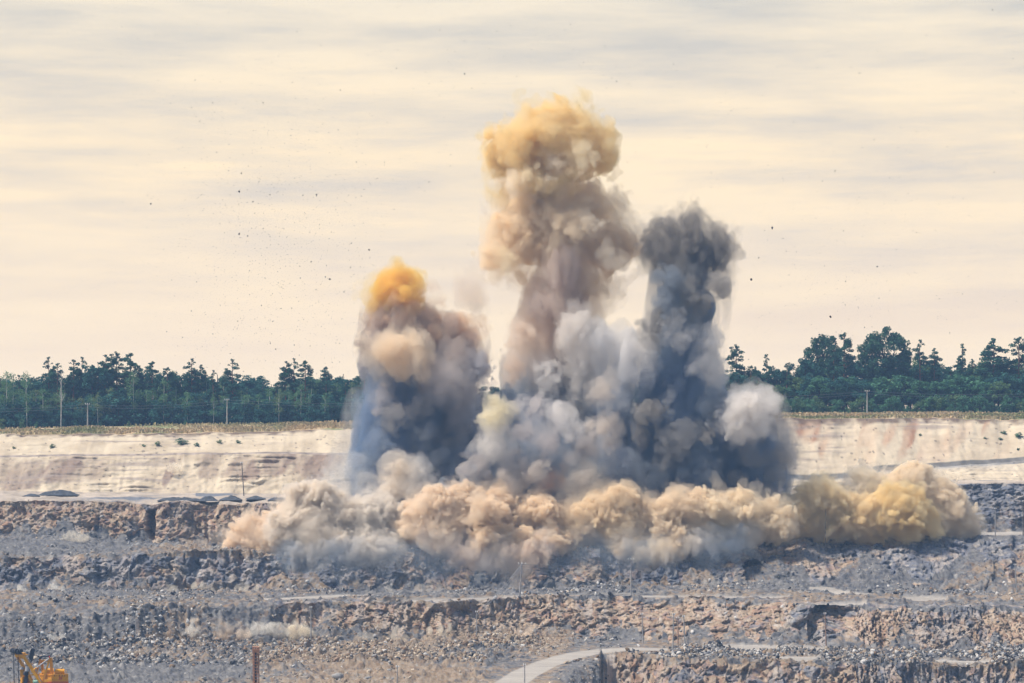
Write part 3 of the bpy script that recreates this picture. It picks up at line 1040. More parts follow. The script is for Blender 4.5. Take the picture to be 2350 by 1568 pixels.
smoke('smoke_plume', 'ragged dark slate smoke plume with streaked edges on the right', 'smoke plume', 614, [
    ('crest', [(1594, 492, 20), (1582, 520, 30), (1512, 528, 30), (1560, 570, 72), (1640, 580, 42), (1668, 578, 18), (1508, 568, 34), (1632, 552, 28), (1550, 548, 30), (1600, 545, 40), (1512, 575, 34), (1590, 620, 60)], CHAR, .5, dict(octs=[(5, 2.2), (2.6, 1.6), (1.4, 1.0), (.8, .6)], h=.4, stretch=(1, 1, 1.3), shells=((-.8, .15), (.4, .45), (2, 1.0)))),
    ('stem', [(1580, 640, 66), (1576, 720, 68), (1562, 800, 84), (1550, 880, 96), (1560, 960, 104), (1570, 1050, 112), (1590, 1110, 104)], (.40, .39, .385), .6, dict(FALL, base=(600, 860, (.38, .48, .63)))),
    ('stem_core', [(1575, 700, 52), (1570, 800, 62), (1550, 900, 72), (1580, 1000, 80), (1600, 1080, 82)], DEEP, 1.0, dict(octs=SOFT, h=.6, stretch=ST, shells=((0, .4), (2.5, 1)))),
    ('white_billow', [(1548, 735, 26, -14), (1565, 770, 26, -14), (1530, 775, 20, -14), (1560, 800, 24, -14)], (.95, .925, .90), .6, dict(h=.36, octs=CAULI)),
    ('white_billow', [(1600, 760, 22, -12), (1622, 790, 34, -12), (1612, 830, 30, -12), (1640, 850, 24, -12), (1600, 850, 22, -12)], (.95, .925, .90), .6, dict(h=.36, octs=CAULI)),
    ('pale_streak', [(1538, 905, 20, -12), (1530, 940, 22, -12), (1545, 960, 16, -12), (1552, 880, 14, -12)], (.90, .90, .9), .4, dict(h=.36, octs=CAULI)),
    ('pale_fringe', [(1488, 760, 22, -10), (1478, 800, 28, -10), (1490, 845, 26, -10), (1500, 790, 22, -12)], WHITE, .45, dict(octs=CAULI, h=.36)),
    ('pale_fringe', [(1645, 870, 24, -10), (1655, 915, 26, -10), (1640, 830, 18, -12), (1660, 955, 22, -10)], WHITE, .45, dict(octs=CAULI, h=.36)),
] + boils([(1530, 680), (1600, 690), (1570, 660), (1640, 650), (1530, 620), (1500, 740), (1640, 930), (1500, 960), (1600, 980)], 6, [(.45, .43, .41), (.40, .44, .50), (.52, .49, .46)], (18, 32)) + boils([(1540, 1040), (1615, 1040), (1565, 1000), (1640, 1085), (1500, 1080), (1590, 1095), (1530, 1000)], 10, [(.44, .48, .54), (.52, .51, .51), (.38, .44, .53)], (20, 34), -14, .35))
smoke('smoke_plume', 'low slate plume with a bright white head beside the right forest', 'smoke plume', 615, boils([(1720, 1040), (1775, 1070), (1700, 1100), (1745, 1110), (1800, 1050)], 12, [(.55, .54, .54), (.66, .62, .58)], (18, 30), -12, .35) + [
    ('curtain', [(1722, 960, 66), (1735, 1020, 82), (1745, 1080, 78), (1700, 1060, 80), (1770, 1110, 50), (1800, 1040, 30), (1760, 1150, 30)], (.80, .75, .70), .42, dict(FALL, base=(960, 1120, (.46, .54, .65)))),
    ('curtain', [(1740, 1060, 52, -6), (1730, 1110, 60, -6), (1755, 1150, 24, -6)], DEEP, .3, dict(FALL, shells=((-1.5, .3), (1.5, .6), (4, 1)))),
    ('head', [(1700, 925, 36, -18), (1735, 915, 32, -18), (1760, 925, 25, -18), (1779, 932, 14, -18), (1722, 952, 36, -17), (1680, 958, 30, -17), (1652, 985, 24, -15), (1700, 990, 30, -15), (1748, 975, 26, -15), (1712, 905, 16, -18)], WHITE, .7, dict(octs=CAULI, h=.34)),
])
smoke('smoke_plume', 'faint detached beige puff of smoke between the left and tallest plumes', 'smoke plume', 626, [
    ('puff', [(1075, 655, 34), (1095, 690, 26), (1060, 670, 24), (1108, 740, 22)], (.90, .82, .74), .07, dict(octs=SOFT, stretch=(1, 1, 1.5), shells=((0, .6), (2, 1)))),
])
smoke('dust_cloud', 'broad grey dust cloud filling the gap between the tall plumes', 'dust cloud', 608, [
    ('haze_billow', [(1120, 1060, 80), (1200, 1050, 84), (1290, 1060, 80), (1380, 1040, 80), (1440, 1080, 70), (1420, 930, 60), (1130, 980, 60), (1050, 1100, 70)], (.55, .60, .68), .34, dict(octs=SOFT, h=.6, stretch=(1, 1, 2.5))),
    ('yellow_puff', [(1138, 915, 24, -14), (1148, 940, 26, -14), (1130, 955, 20, -14)], (.992, .94, .78), .9, dict(octs=CAULI, h=.32)),
    ('white_puff', [(1130, 995, 30, -13), (1115, 1020, 24, -13), (1155, 985, 18, -13), (1150, 1040, 30, -12)], (.94, .915, .89), .45, dict(octs=CAULI, h=.34)),
    ('white_puff', [(1268, 935, 22, -13), (1280, 965, 26, -13), (1300, 985, 22, -13), (1325, 978, 18, -13), (1255, 960, 18, -13)], (.985, .965, .95), .7, dict(octs=CAULI, h=.32)),
    ('mauve_puff', [(1215, 945, 26, -12), (1205, 990, 30, -12), (1225, 920, 16, -12), (1260, 1020, 34, -12)], (.92, .88, .87), .5, dict(octs=CAULI, h=.34)),
    ('pale_veil', [(1400, 800, 44), (1420, 860, 50), (1440, 800, 40), (1410, 920, 50)], (.93, .92, .92), .24, dict(octs=SOFT, stretch=(1, 1, 2), shells=((-1.5, .25), (.5, 1)))),
] + boils([(1180, 1060), (1230, 1080), (1090, 1060), (1350, 1010), (1310, 1050), (1400, 980), (1430, 1050), (1080, 1100), (1180, 1110), (1390, 880), (1050, 1130)], 7, [(.72, .68, .66), (.62, .66, .73), (.84, .78, .72)], (20, 34), -14, .5))
smoke('dust_cloud', 'tall tan and white dust puff rising behind the bank, under the orange topped plume', 'dust cloud', 600, [
    ('billow', [(910, 1065, 32), (900, 1095, 30), (935, 1080, 28), (920, 1120, 34), (890, 1130, 30)], (.98, .92, .84), .8, dict(octs=CAULI, h=.32)),
    ('side_puff', [(965, 1070, 24), (985, 1095, 30), (1000, 1120, 30), (950, 1120, 34)], (.95, .935, .92), .4, dict(octs=CAULI, h=.36)),
])
smoke('dust_cloud', 'pale grey dust roll with a yellow end, left of the tan and white puff', 'dust cloud', 604, [
    ('roll', [(720, 1110, 26), (755, 1095, 26), (790, 1090, 24), (820, 1085, 14), (770, 1120, 34), (820, 1120, 40), (860, 1140, 36)], (.96, .94, .91), .3, dict(octs=SOFT, h=.4)),
    ('yellow_end', [(682, 1110, 12), (676, 1130, 18), (668, 1150, 16)], (.985, .84, .5), .4, dict(octs=SMALL, h=.3)),
])
smoke('dust_cloud', 'rust tinted pale dust cloud just above the middle of the dust bank', 'dust cloud', 602, [
    ('billow', [(1330, 1110, 44), (1355, 1095, 28), (1300, 1130, 40), (1370, 1130, 30), (1320, 1160, 40)], (.96, .91, .85), .36, dict(octs=CAULI, h=.36)),
    ('rust_patch', [(1262, 1110, 22, -6), (1275, 1095, 18, -6), (1245, 1120, 18, -6)], (.93, .66, .48), .32, dict(octs=SMALL, h=.3)),
])
# ---- the rolling bank along the edge of the second bench
smoke('dust_cloud', 'thick grey cauliflower dust cloud at the left end of the dust bank', 'dust cloud', 594, [
    ('billow', [(690, 1165, 40), (730, 1155, 40), (760, 1165, 36), (700, 1205, 46), (745, 1205, 44), (790, 1185, 34), (720, 1250, 46, -4), (770, 1250, 40, -4), (680, 1250, 36, -3), (650, 1215, 36, -2)], (.965, .91, .835), .8, DENSE),
    ('billow', [(850, 1175, 40), (890, 1180, 38), (860, 1220, 46), (905, 1225, 34), (840, 1265, 46, -5), (890, 1270, 38, -5), (820, 1300, 30, -6), (800, 1225, 34)], (.955, .915, .86), .8, DENSE),
    ('skirt', [(700, 1280, 36, -6), (745, 1300, 36, -8), (870, 1285, 40, -7), (720, 1290, 34, -7), (780, 1295, 36, -7), (850, 1305, 34, -8), (900, 1300, 26, -8), (820, 1320, 20, -8), (660, 1275, 24, -5)], (.74, .72, .70), .8, dict(octs=CAULI, h=.36, stretch=(1, 1, 1.4), shells=((-.8, .15), (0, .5), (.6, 1.2)))),  # skirts: shade of the bank's underside painted as darker dust
])
smoke('dust_cloud', 'peach tapering tip of dust at the far left of the dust bank', 'dust cloud', 598, [
    ('billow', [(640, 1190, 28), (610, 1205, 30), (585, 1215, 28), (560, 1225, 24), (535, 1240, 18), (520, 1250, 10), (600, 1240, 30, -3), (575, 1250, 22, -3), (630, 1245, 34, -3)], (.985, .89, .77), .75, DENSE),
])
smoke('dust_cloud', 'wide peach coloured dust cloud hanging lowest over the bench edge', 'dust cloud', 592, [
    ('billow', [(960, 1180, 38), (1005, 1165, 40), (1050, 1160, 42), (985, 1215, 42), (1040, 1210, 44), (960, 1220, 30, -3), (1010, 1250, 36, -4)], PEACH, .75, DENSE),
    ('billow', [(1095, 1160, 40), (1140, 1150, 34), (1155, 1165, 30), (1100, 1205, 46), (1150, 1210, 46), (1120, 1165, 26, -8), (1075, 1195, 40)], (.994, .89, .75), .75, DENSE),
    ('billow', [(1215, 1185, 44), (1260, 1185, 40), (1290, 1200, 34), (1220, 1235, 50), (1270, 1245, 40, -3), (1180, 1250, 44, -4), (1130, 1255, 46, -5)], (.994, .893, .75), .75, DENSE),
    ('skirt', [(1130, 1270, 42, -6), (1230, 1275, 40, -6), (1180, 1285, 44, -7), (1100, 1290, 34, -7), (1150, 1300, 36, -7), (1200, 1290, 34, -7), (1210, 1320, 18, -8), (1160, 1325, 18, -8), (1050, 1280, 24, -6), (1250, 1280, 24, -6)], (.95, .86, .77), .9, dict(octs=CAULI, h=.36, stretch=(1, 1, 1.4), shells=((-.8, .15), (0, .5), (.6, 1.2)))),
])
smoke('dust_cloud', 'cream dust cloud in the middle right of the dust bank', 'dust cloud', 592, [
    ('billow', [(1345, 1190, 44), (1390, 1165, 42), (1430, 1155, 40), (1350, 1225, 36), (1400, 1215, 46), (1450, 1190, 40), (1425, 1250, 34, -4)], (.995, .898, .74), .75, DENSE),
    ('billow', [(1500, 1180, 42), (1545, 1165, 42), (1590, 1170, 38), (1490, 1225, 44), (1540, 1220, 46), (1515, 1260, 34, -5), (1470, 1260, 26, -5), (1590, 1215, 40), (1560, 1250, 26, -4)], (.995, .905, .765), .75, DENSE),
    ('billow', [(1640, 1180, 42), (1690, 1175, 40), (1730, 1185, 38), (1660, 1215, 34), (1710, 1215, 32), (1760, 1205, 30), (1615, 1160, 34), (1700, 1150, 26), (1790, 1200, 28), (1775, 1170, 24)], (.995, .915, .775), .75, DENSE),
    ('skirt', [(1500, 1275, 22, -7), (1440, 1270, 22, -6), (1600, 1250, 22, -6), (1540, 1270, 20, -6)], (.90, .86, .81), .9, dict(octs=CAULI, h=.36, stretch=(1, 1, 1.4), shells=((-.8, .15), (0, .5), (.6, 1.2)))),
])
smoke('dust_cloud', 'yellowish dust cloud with ribbed side behind the lone leaning post', 'dust cloud', 602, [
    ('billow', [(1790, 1190, 34), (1830, 1165, 40), (1870, 1140, 40), (1885, 1120, 26), (1850, 1190, 40), (1900, 1160, 36), (1800, 1205, 26), (1910, 1200, 28), (1880, 1205, 28), (1935, 1195, 30), (1945, 1160, 26)], (.995, .902, .70), .75, DENSE),
])
smoke('dust_cloud', 'golden domed dust cloud near the right end of the dust bank', 'dust cloud', 602, [
    ('billow', [(1975, 1180, 36), (2005, 1170, 34), (1985, 1205, 36), (1955, 1205, 26)], (.995, .888, .66), .75, DENSE),
    ('billow', [(2060, 1165, 46), (2095, 1175, 40), (2040, 1195, 40), (2080, 1205, 40), (2115, 1205, 30), (2130, 1215, 18)], (.996, .885, .62), .75, DENSE),
])
smoke('dust_cloud', 'beige domed dust cloud at the right end of the dust bank', 'dust cloud', 612, [
    ('billow', [(2085, 1110, 42), (2120, 1125, 40), (2060, 1115, 30), (2150, 1140, 44), (2180, 1170, 42), (2200, 1195, 36), (2225, 1210, 20), (2160, 1190, 46), (2130, 1180, 44)], (.99, .91, .78), .65, DENSE),
    ('low_roll', [(1955, 1130, 30), (1985, 1105, 26), (2015, 1100, 22), (2000, 1140, 30), (1930, 1150, 28), (2040, 1130, 30)], (.975, .92, .82), .4, DENSE),
])
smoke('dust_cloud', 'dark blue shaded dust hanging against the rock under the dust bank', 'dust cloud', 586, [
    ('veil', [(680, 1285, 34), (760, 1305, 48), (840, 1315, 50), (920, 1305, 44), (990, 1295, 40), (1060, 1290, 40), (1130, 1310, 44), (1210, 1310, 46), (1290, 1290, 40), (1370, 1280, 36), (1450, 1278, 34), (1530, 1275, 32), (1620, 1258, 30), (1700, 1245, 24)], (.46, .55, .68), .11, dict(octs=SOFT, h=.5, torn=0, k=2.5, shells=((-2, .3), (0, .5), (2, .8)))),  # shade under the bank put into this dark blue dust colour
])

# ---- small spurts of dust where stones strike the benches
PUFFS = [
    (165, 1232, 34, 12, 'cream', 'on the left bench under the tan rock wall'), (70, 1222, 34, 10, 'thin pale', 'at the far left foot of the upper rock wall'), (430, 1246, 44, 11, 'peach', 'at the wall foot between the dark notch and the dust bank'),
    (45, 1357, 15, 9, 'small pale', 'at the far left foot of the second rock wall'), (128, 1355, 16, 12, 'small white', 'at the foot of the second rock wall on the left'), (390, 1352, 28, 10, 'low beige', 'at the wall foot left of the slanting dust streak'),
    (462, 1350, 28, 12, 'slanting beige', 'rising to the right at the foot of the second wall'), (560, 1353, 28, 12, 'bright cream', 'just above the left start of the haul road'), (980, 1352, 75, 12, 'long low peach', 'along the wall foot under the peach dust cloud'), (870, 1357, 34, 8, 'low thin', 'along the wall foot left of the long peach spurt'),
    (125, 1462, 14, 24, 'tall white', 'rising from the grey rubble above the yellow excavator'), (438, 1440, 14, 20, 'small white', 'on the dark rubble slope left of the row of cream spurts'), (520, 1438, 16, 14, 'faint tan', 'left of the row of bright spurts on the third slope'), (590, 1446, 16, 13, 'white', 'in the row on the third slope, third from its right'),
    (642, 1440, 18, 20, 'white', 'in the row on the third slope, second from its right'), (686, 1444, 26, 24, 'large cream', 'on the third slope beside a thin pole'), (560, 1455, 14, 14, 'tan', 'low in the row on the third slope'), (845, 1466, 20, 10, 'low beige', 'at the left foot of the central tan wall'), (910, 1464, 34, 9, 'long beige', 'at the foot of the central tan wall'),
    (1000, 1448, 40, 13, 'slanting beige', 'up the scree beside the central tan wall'), (1200, 1455, 18, 26, 'tall tan', 'falling down the face of the central tan wall'), (1275, 1455, 20, 7, 'low tan', 'at the wall foot right of the tall tan fall'), (1420, 1456, 30, 7, 'thin low', 'at the wall foot near the thin poles'), (1650, 1338, 36, 9, 'thin grey', 'left of the dark cave in the right wall'),
    (1805, 1434, 10, 12, 'small bright', 'on the scree left of the recess in the right wall'), (402, 1073, 8, 8, 'small sandy', 'beside the dark slide on the white sand slope'),
]
for u, v, a, b, word, where in PUFFS:
    base = surf(u, v + b * .6)
    Y = base[1] - 1.5
    sp = []
    for i in range(9):
        t = R.random()
        sp.append((u + a * (t * 2 - 1) * .8, v + b * (.55 - 1.1 * R.random() * (1 - abs(t * 2 - 1))), min(a, b) * R.uniform(.2, .5), R.uniform(-.8, .8)))
    c = (.97, .86, .74) if 'peach' in word or 'tan' in word else (.975, .95, .90) if 'white' in word or 'pale' in word or 'grey' in word else (.975, .92, .82)
    thin = .35 if ('thin' in word or 'faint' in word or 'low' in word) else .8
    smoke('dust_puff', f'{word} dust puff {where}'.replace('spurt', 'puff'), 'dust puff', Y, [('billow', sp, c, 2.0 * thin, dict(octs=[(2.5, 1.3), (1.2, .8), (.6, .4)], h=.2, k=.6, shells=((0, .25), (.5, .8)), warp=.8, stretch=(1, 1, 1.5), torn=.6))], 'dust puffs on the quarry benches')
#@@REST2@@
# ------------------------------------------------------------------ vegetation
def quads_from(centers, size, flat=.0, rs=None):
    """One small leaf-clump face per centre, random orientation."""
    n = len(centers)
    a = rs.normal(size=(n, 3))
    a[:, 2] *= 1 - flat
    a /= np.linalg.norm(a, axis=1)[:, None]
    b = np.cross(a, rs.normal(size=(n, 3)))
    b /= np.linalg.norm(b, axis=1)[:, None] + 1e-9
    sz = size * rs.uniform(.55, 1.3, (n, 1))
    a, b = a * sz, b * sz * .75
    V = np.stack([centers - a * .5 - b * .5, centers + a * .6 - b * .2, centers + a * .4 + b * .5, centers - a * .5 + b * .3], 1).reshape(-1, 3)
    return V, np.arange(4 * n).reshape(n, 4)


def clumps_crown(cl, per, size, rs, squash=.7, drop=0.0):
    C = []
    for x, y, z, r in cl:
        n = max(8, int(per * r * r))
        d = rs.normal(size=(n, 3))
        d /= np.linalg.norm(d, axis=1)[:, None]
        rad = r * rs.uniform(.25, 1.08, (n, 1)) ** .6
        q = d * rad
        q[:, 2] = q[:, 2] * squash - drop * np.abs(rs.normal(size=n)) * r
        C.append(q + np.array([x, y, z]))
    return quads_from(np.concatenate(C), size, .2, rs)


def tree_proto(kind, seed):
    """Meshes (crown, trunk) of a tree of height 1 x H with its foot at the origin."""
    rs = np.random.default_rng(seed)
    r = random.Random(seed)
    mb = MB()
    cl = []
    if kind == 'pine':
        H = 20.0
        lean = r.uniform(-.5, .5)
        mb.tube([(0, 0, -.5), (lean * .3, 0, H * .4), (lean, 0, H * .75), (lean * 1.1, .1, H * .97)], [.26, .21, .14, .05], 6)
        base = r.uniform(.34, .50)
        nb = r.randint(30, 38)
        for i in range(nb):
            t = base + (1 - base) * (i / (nb - 1)) ** .9
            reach = (3.1 * (1 - (t - base) / (1 - base)) ** .55 + .35) * r.uniform(.55, 1.1)
            if t > .97:
                reach = .2
            a = r.uniform(0, 6.28)
            x, y, z = lean + reach * math.cos(a), reach * math.sin(a), H * t + r.uniform(-.3, .5)
            mb.tube([(lean, 0, z - .5 - reach * .15), (x * .6 + lean * .4, y * .6, z - .25), (x, y, z)], [.08, .05, .02], 4)
            rad = r.uniform(.5, .95) * (1.15 if t < .9 else .7)
            cl.append((x, y, z, rad))
            if reach > 1.6:
                cl.append((x * .5 + lean * .5, y * .5, z + .2, rad * .9))
        for i in range(3):                           # dead snags below the crown
            t = r.uniform(.3, base)
            a = r.uniform(0, 6.28)
            mb.tube([(lean * t, 0, H * t), (math.cos(a) * 1.3, math.sin(a) * 1.3, H * t + .2)], [.05, .015], 3)
        V, Q = clumps_crown(cl, 115, .34, rs, .6)
    elif kind == 'spruce':
        H = 18.0
        mb.tube([(0, 0, -.5), (0, 0, H * .97)], [.22, .03], 6)
        n = 26
        for i in range(n):
            t = .16 + .82 * i / (n - 1)
            rr = 2.9 * (1 - t) ** .8 + .18
            for k in range(max(1, int(rr * 2.2))):
                a = r.uniform(0, 6.28)
                q = rr * r.uniform(.35, 1)
                cl.append((q * math.cos(a), q * math.sin(a), H * t - q * .25, .55 + .3 * (1 - t)))
        V, Q = clumps_crown(cl, 85, .38, rs, .5, .15)
    elif kind == 'birch':
        H = 17.0
        k0 = r.uniform(-.6, .6)
        mb.tube([(0, 0, -.5), (k0 * .4, 0, H * .35), (k0, .1, H * .7), (k0 * .8, 0, H * .96)], [.17, .13, .09, .02], 6)
        for i in range(30):
            t = r.uniform(.30, 1.0)
            wid = 2.5 * math.sin(math.pi * min(1, (t - .22) / .80)) ** .8 + .3
            a = r.uniform(0, 6.28)
            q = wid * r.uniform(.25, 1)
            x, y, z = k0 * .9 + q * math.cos(a), q * math.sin(a), H * t * .97
            cl.append((x, y, z, r.uniform(.6, 1.1)))
            if i % 3 == 0:
                mb.tube([(k0 * min(1, t * 1.3), 0, z - q * .9 - .4), (x, y, z)], [.05, .012], 4)
        V, Q = clumps_crown(cl, 60, .30, rs, .95, .5)
    elif kind == 'bare':
        H = 16.0
        mb.tube([(0, 0, -.5), (.25, 0, H * .4), (.1, 0, H * .75), (.3, 0, H)], [.19, .15, .09, .02], 6)
        for i in range(15):
            t = r.uniform(.45, .95)
            a = r.uniform(0, 6.28)
            q = r.uniform(1.0, 2.0)
            mb.tube([(.15, 0, H * t), (q * .5 * math.cos(a), q * .5 * math.sin(a), H * t + q * .8), (q * .8 * math.cos(a), q * .8 * math.sin(a), H * t + q * 1.7)], [.06, .035, .012], 4)
            if i % 4 == 0:
                cl.append((q * .8 * math.cos(a), q * .8 * math.sin(a), H * t + q * 1.4, .5))
        V, Q = clumps_crown(cl, 40, .2, rs, .9, .3)
    elif kind == 'oak':
        H = 24.0
        mb.tube([(0, 0, -.5), (.1, 0, H * .22), (.2, .1, H * .5), (0, 0, H * .8)], [.55, .45, .3, .08], 8)
        for i in range(11):
            a = r.uniform(0, 6.28)
            t = r.uniform(.2, .6)
            q = r.uniform(3.5, 7.5)
            x, y, z = q * math.cos(a), q * math.sin(a), H * (t + .32)
            mb.tube([(0, 0, H * t), (x * .4, y * .4, H * t + 3), (x * .8, y * .8, z - 1), (x, y, z)], [.26, .17, .09, .03], 5)
        for i in range(150):
            d = rs.normal(size=3)
            d /= np.linalg.norm(d)
            rad = r.uniform(.45, 1.0) ** .5
            c = np.array([0, 0, H * .62]) + d * np.array([8.3, 7, 8.6]) * rad
            if c[2] < H * .3:
                c[2] = H * .3 + r.uniform(0, 2)
            cl.append((*c, r.uniform(.95, 1.7)))
        V, Q = clumps_crown(cl, 50, .50, rs, .75)
    elif kind == 'broad':
        H = 15.0
        mb.tube([(0, 0, -.5), (.2, 0, H * .4), (.1, 0, H * .85)], [.24, .18, .05], 6)
        for i in range(46):
            d = rs.normal(size=3)
            d /= np.linalg.norm(d)
            c = np.array([0, 0, H * .6]) + d * np.array([3.4, 3, H * .38]) * r.uniform(.5, 1.0)
            cl.append((*c, r.uniform(.7, 1.25)))
        for i in range(5):
            x, y, z, _ = cl[i]
            mb.tube([(.1, 0, H * .35), (x, y, z)], [.09, .02], 4)
        V, Q = clumps_crown(cl, 72, .42, rs, .9, .1)
    else:                                            # bush
        H = 6.0
        for i in range(5):
            mb.tube([(0, 0, -.3), (r.uniform(-1.2, 1.2), r.uniform(-.8, .8), H * .55)], [.07, .02], 4)
        for i in range(26):
            a = r.uniform(0, 6.28)
            z = r.uniform(.08, .95)
            q = 2.1 * math.sqrt(max(.05, 1 - (z - .3) ** 2 / .5)) * r.uniform(.2, 1)
            cl.append((q * math.cos(a), q * math.sin(a), H * z, r.uniform(.5, .9)))
        V, Q = clumps_crown(cl, 85, .34, rs, 1.1)
    crown = mesh_np(kind + '_crown', V, Q)
    tm = bpy.data.meshes.new(kind + '_trunk')
    tm.from_pydata(mb.v, [], mb.f)
    tm.update()
    top = float(V[:, 2].max())
    return crown, tm, top


PROTO = {}
for kind, n, cm, bm_ in (('pine', 6, 'pine', 'pine_bark'), ('spruce', 2, 'pine', 'pine_bark'), ('birch', 5, 'birch', 'birch_bark'), ('bare', 2, 'birch', 'birch_bark'),
                         ('oak', 2, 'oak', 'oak_bark'), ('broad', 4, 'dark', 'oak_bark'), ('greenbroad', 3, 'bush', 'oak_bark'), ('bush', 4, 'bush', 'oak_bark'), ('darkbush', 3, 'dark', 'oak_bark')):
    k = {'greenbroad': 'broad', 'darkbush': 'bush'}.get(kind, kind)
    PROTO[kind] = []
    for i in range(n):
        c, t, top = tree_proto(k, 100 + 17 * i + sum(map(ord, kind)))
        c.materials.append(M[cm])
        t.materials.append(M[bm_])
        PROTO[kind].append((c, t, top))
NAMES = {'pine': ('pine_tree', 'pine'), 'spruce': ('spruce_tree', 'spruce'), 'birch': ('birch_tree', 'birch'), 'bare': ('birch_tree', 'birch'), 'oak': ('oak_tree', 'oak'),
         'broad': ('leafy_tree', 'tree'), 'greenbroad': ('leafy_tree', 'tree'), 'bush': ('bush', 'bush'), 'darkbush': ('bush', 'bush')}


def plant(kind, u, Y, vtop=None, h=None, label=None, group=None, wide=1.0, var=None, pos=None):
    """A tree whose foot stands at column u and depth Y and whose top reaches row vtop (or height h)."""
    c, t, top = PROTO[kind][R.randrange(len(PROTO[kind])) if var is None else var]
    x = (u - 1175) / F * Y
    z = rim_z(u, Y) if pos is None else pos[2]
    if pos is not None:
        x, Y = pos[0], pos[1]
    if h is None:
        h = EYE - (vtop - HOR) / F * Y - z
    s = h / top
    nm, cat = NAMES[kind]
    root = empty(nm, (x, Y, z - .05), label, cat, group)
    root.rotation_euler = (0, 0, R.uniform(0, 6.28))
    sw = s * wide * R.uniform(.9, 1.1)
    root.scale = (sw, sw, s)
    for part, me in (('crown', c), ('trunk', t)):
        o = bpy.data.objects.new(part, me)
        COL.objects.link(o)
        o.parent = root
    return root


ORD = ['first', 'second', 'third', 'fourth', 'fifth', 'sixth', 'seventh', 'eighth', 'ninth', 'tenth', 'eleventh', 'twelfth', 'thirteenth', 'fourteenth', 'fifteenth', 'sixteenth', 'seventeenth', 'eighteenth', 'nineteenth', 'twentieth']
LP = [(110, 818), (133, 832), (168, 824), (190, 818), (212, 836), (240, 813), (268, 806), (300, 808), (318, 838), (350, 828), (382, 842), (440, 821), (462, 836), (490, 848), (535, 823), (655, 828), (676, 821), (700, 826), (748, 840), (836, 804)]
for i, (u, v) in enumerate(LP):
    plant('pine', u, 752 + 8 * R.random(), v, label=f'dark pine breaking the left forest skyline, {ORD[i]} from the left', group='pines along the forest skyline', wide=1.15 if u in (440, 300, 535, 836) else 1.0)
RP = [(1690, 790), (1722, 838), (1760, 812), (1806, 832), (1936, 762), (1912, 790), (2112, 778), (2143, 798), (2208, 788), (2278, 775), (2337, 772)]
for i, (u, v) in enumerate(RP):
    plant('spruce' if u in (2208, 1760) else 'pine', u, 752 + 8 * R.random(), v, label=f'dark conifer breaking the right forest skyline, {ORD[i]} from the left', group='pines along the forest skyline', wide=1.3 if u in (2278, 2337) else 1.0)
plant('oak', 2030, 762, 748, label='huge round crowned oak standing above the right forest', wide=.86, var=0)
plant('oak', 1888, 766, 766, label='broad dark oak left of the huge round oak', wide=.72, var=1)
for u, v, kd, lb in ((308, 850, 'birch', 'tall slim birch with a white trunk at the left forest edge'), (375, 866, 'birch', 'wide pale birch right of the tall slim one'), (430, 895, 'birch', 'small birch between the wide pale birch and the right rim pole'),
                     (560, 905, 'birch', 'forked young birch just right of the rim pole'), (140, 838, 'bare', 'nearly bare white birch among the left pines'), (62, 850, 'birch', 'brownish birch near the left edge of the forest'),
                     (14, 850, 'birch', 'brownish birch at the very left edge of the photo'), (690, 880, 'birch', 'birch in front of the reddish pine trunk'), (745, 900, 'birch', 'young birch left of the orange topped plume'),
                     (640, 890, 'birch', 'thin birch under the pair of tall pines'), (490, 900, 'birch', 'thin birch left of the right rim pole'), (225, 900, 'birch', 'slim birch just right of the left rim pole')):
    plant(kd, u, 739 + 5 * R.random(), v, label=lb, group='birches at the forest edge')
# the closed body of the forest, three and more ranks deep
for side, (a, b), lo in (('left', (-260, 900), 850), ('right', (1630, 2620), 842)):
    u = a
    while u < b:
        u += R.uniform(11, 19)
        sky = float(np.interp(u, [-260, 0, 100, 300, 400, 470, 580, 620, 700, 900, 1630, 1700, 1850, 2000, 2150, 2620], [858, 862, 848, 842, 852, 858, 884, 882, 866, 868, 858, 850, 828, 818, 826, 826]))
        kd = R.choice(['pine', 'pine', 'broad', 'birch', 'birch']) if side == 'left' else R.choice(['pine', 'broad', 'broad', 'greenbroad'])
        plant(kd, u, R.uniform(756, 772), sky + R.uniform(-8, 18), label={'pine': 'dark pine in the closed body of the ', 'broad': 'dark leafy tree within the ', 'birch': 'pale birch deep within the ', 'greenbroad': 'light green tree within the '}[kd] + side + ' forest', group=f'trees of the {side} forest')
    u = a
    while u < b:
        u += R.uniform(9, 14)
        plant(R.choice(['broad', 'broad', 'broad', 'pine']), u, R.uniform(776, 800), R.uniform(860, 892), label=f'dark tree at the back of the {side} forest', group=f'trees at the back of the {side} forest', wide=1.3)
    u = a
    while u < b:
        u += R.uniform(17, 26)
        kd = R.choice(['darkbush', 'birch', 'birch', 'birch', 'broad']) if side == 'left' else R.choice(['greenbroad', 'greenbroad', 'bush', 'broad'])
        plant(kd, u, R.uniform(744, 754), R.uniform(885, 915) if side == 'left' else R.uniform(852, 888), label={'darkbush': 'dark underwood bush along the ', 'broad': 'dark young tree along the ', 'birch': 'young birch along the ', 'greenbroad': 'light green willowy tree along the ', 'bush': 'light green bush along the '}[kd] + side + ' forest edge', group=f'young growth of the {side} forest edge', wide=1.5)
    u = a
    while u < b:
        u += R.uniform(9, 15)
        if side == 'right':
            plant('bush', u, R.uniform(737, 743), R.uniform(905, 935), label='light green bush in the hedge before the right forest', group='bushes before the right forest', wide=1.2)
        else:
            plant('darkbush', u, R.uniform(740, 748), R.uniform(915, 945), label='low dark bush in the shade of the left forest', group='bushes before the left forest', wide=1.6)
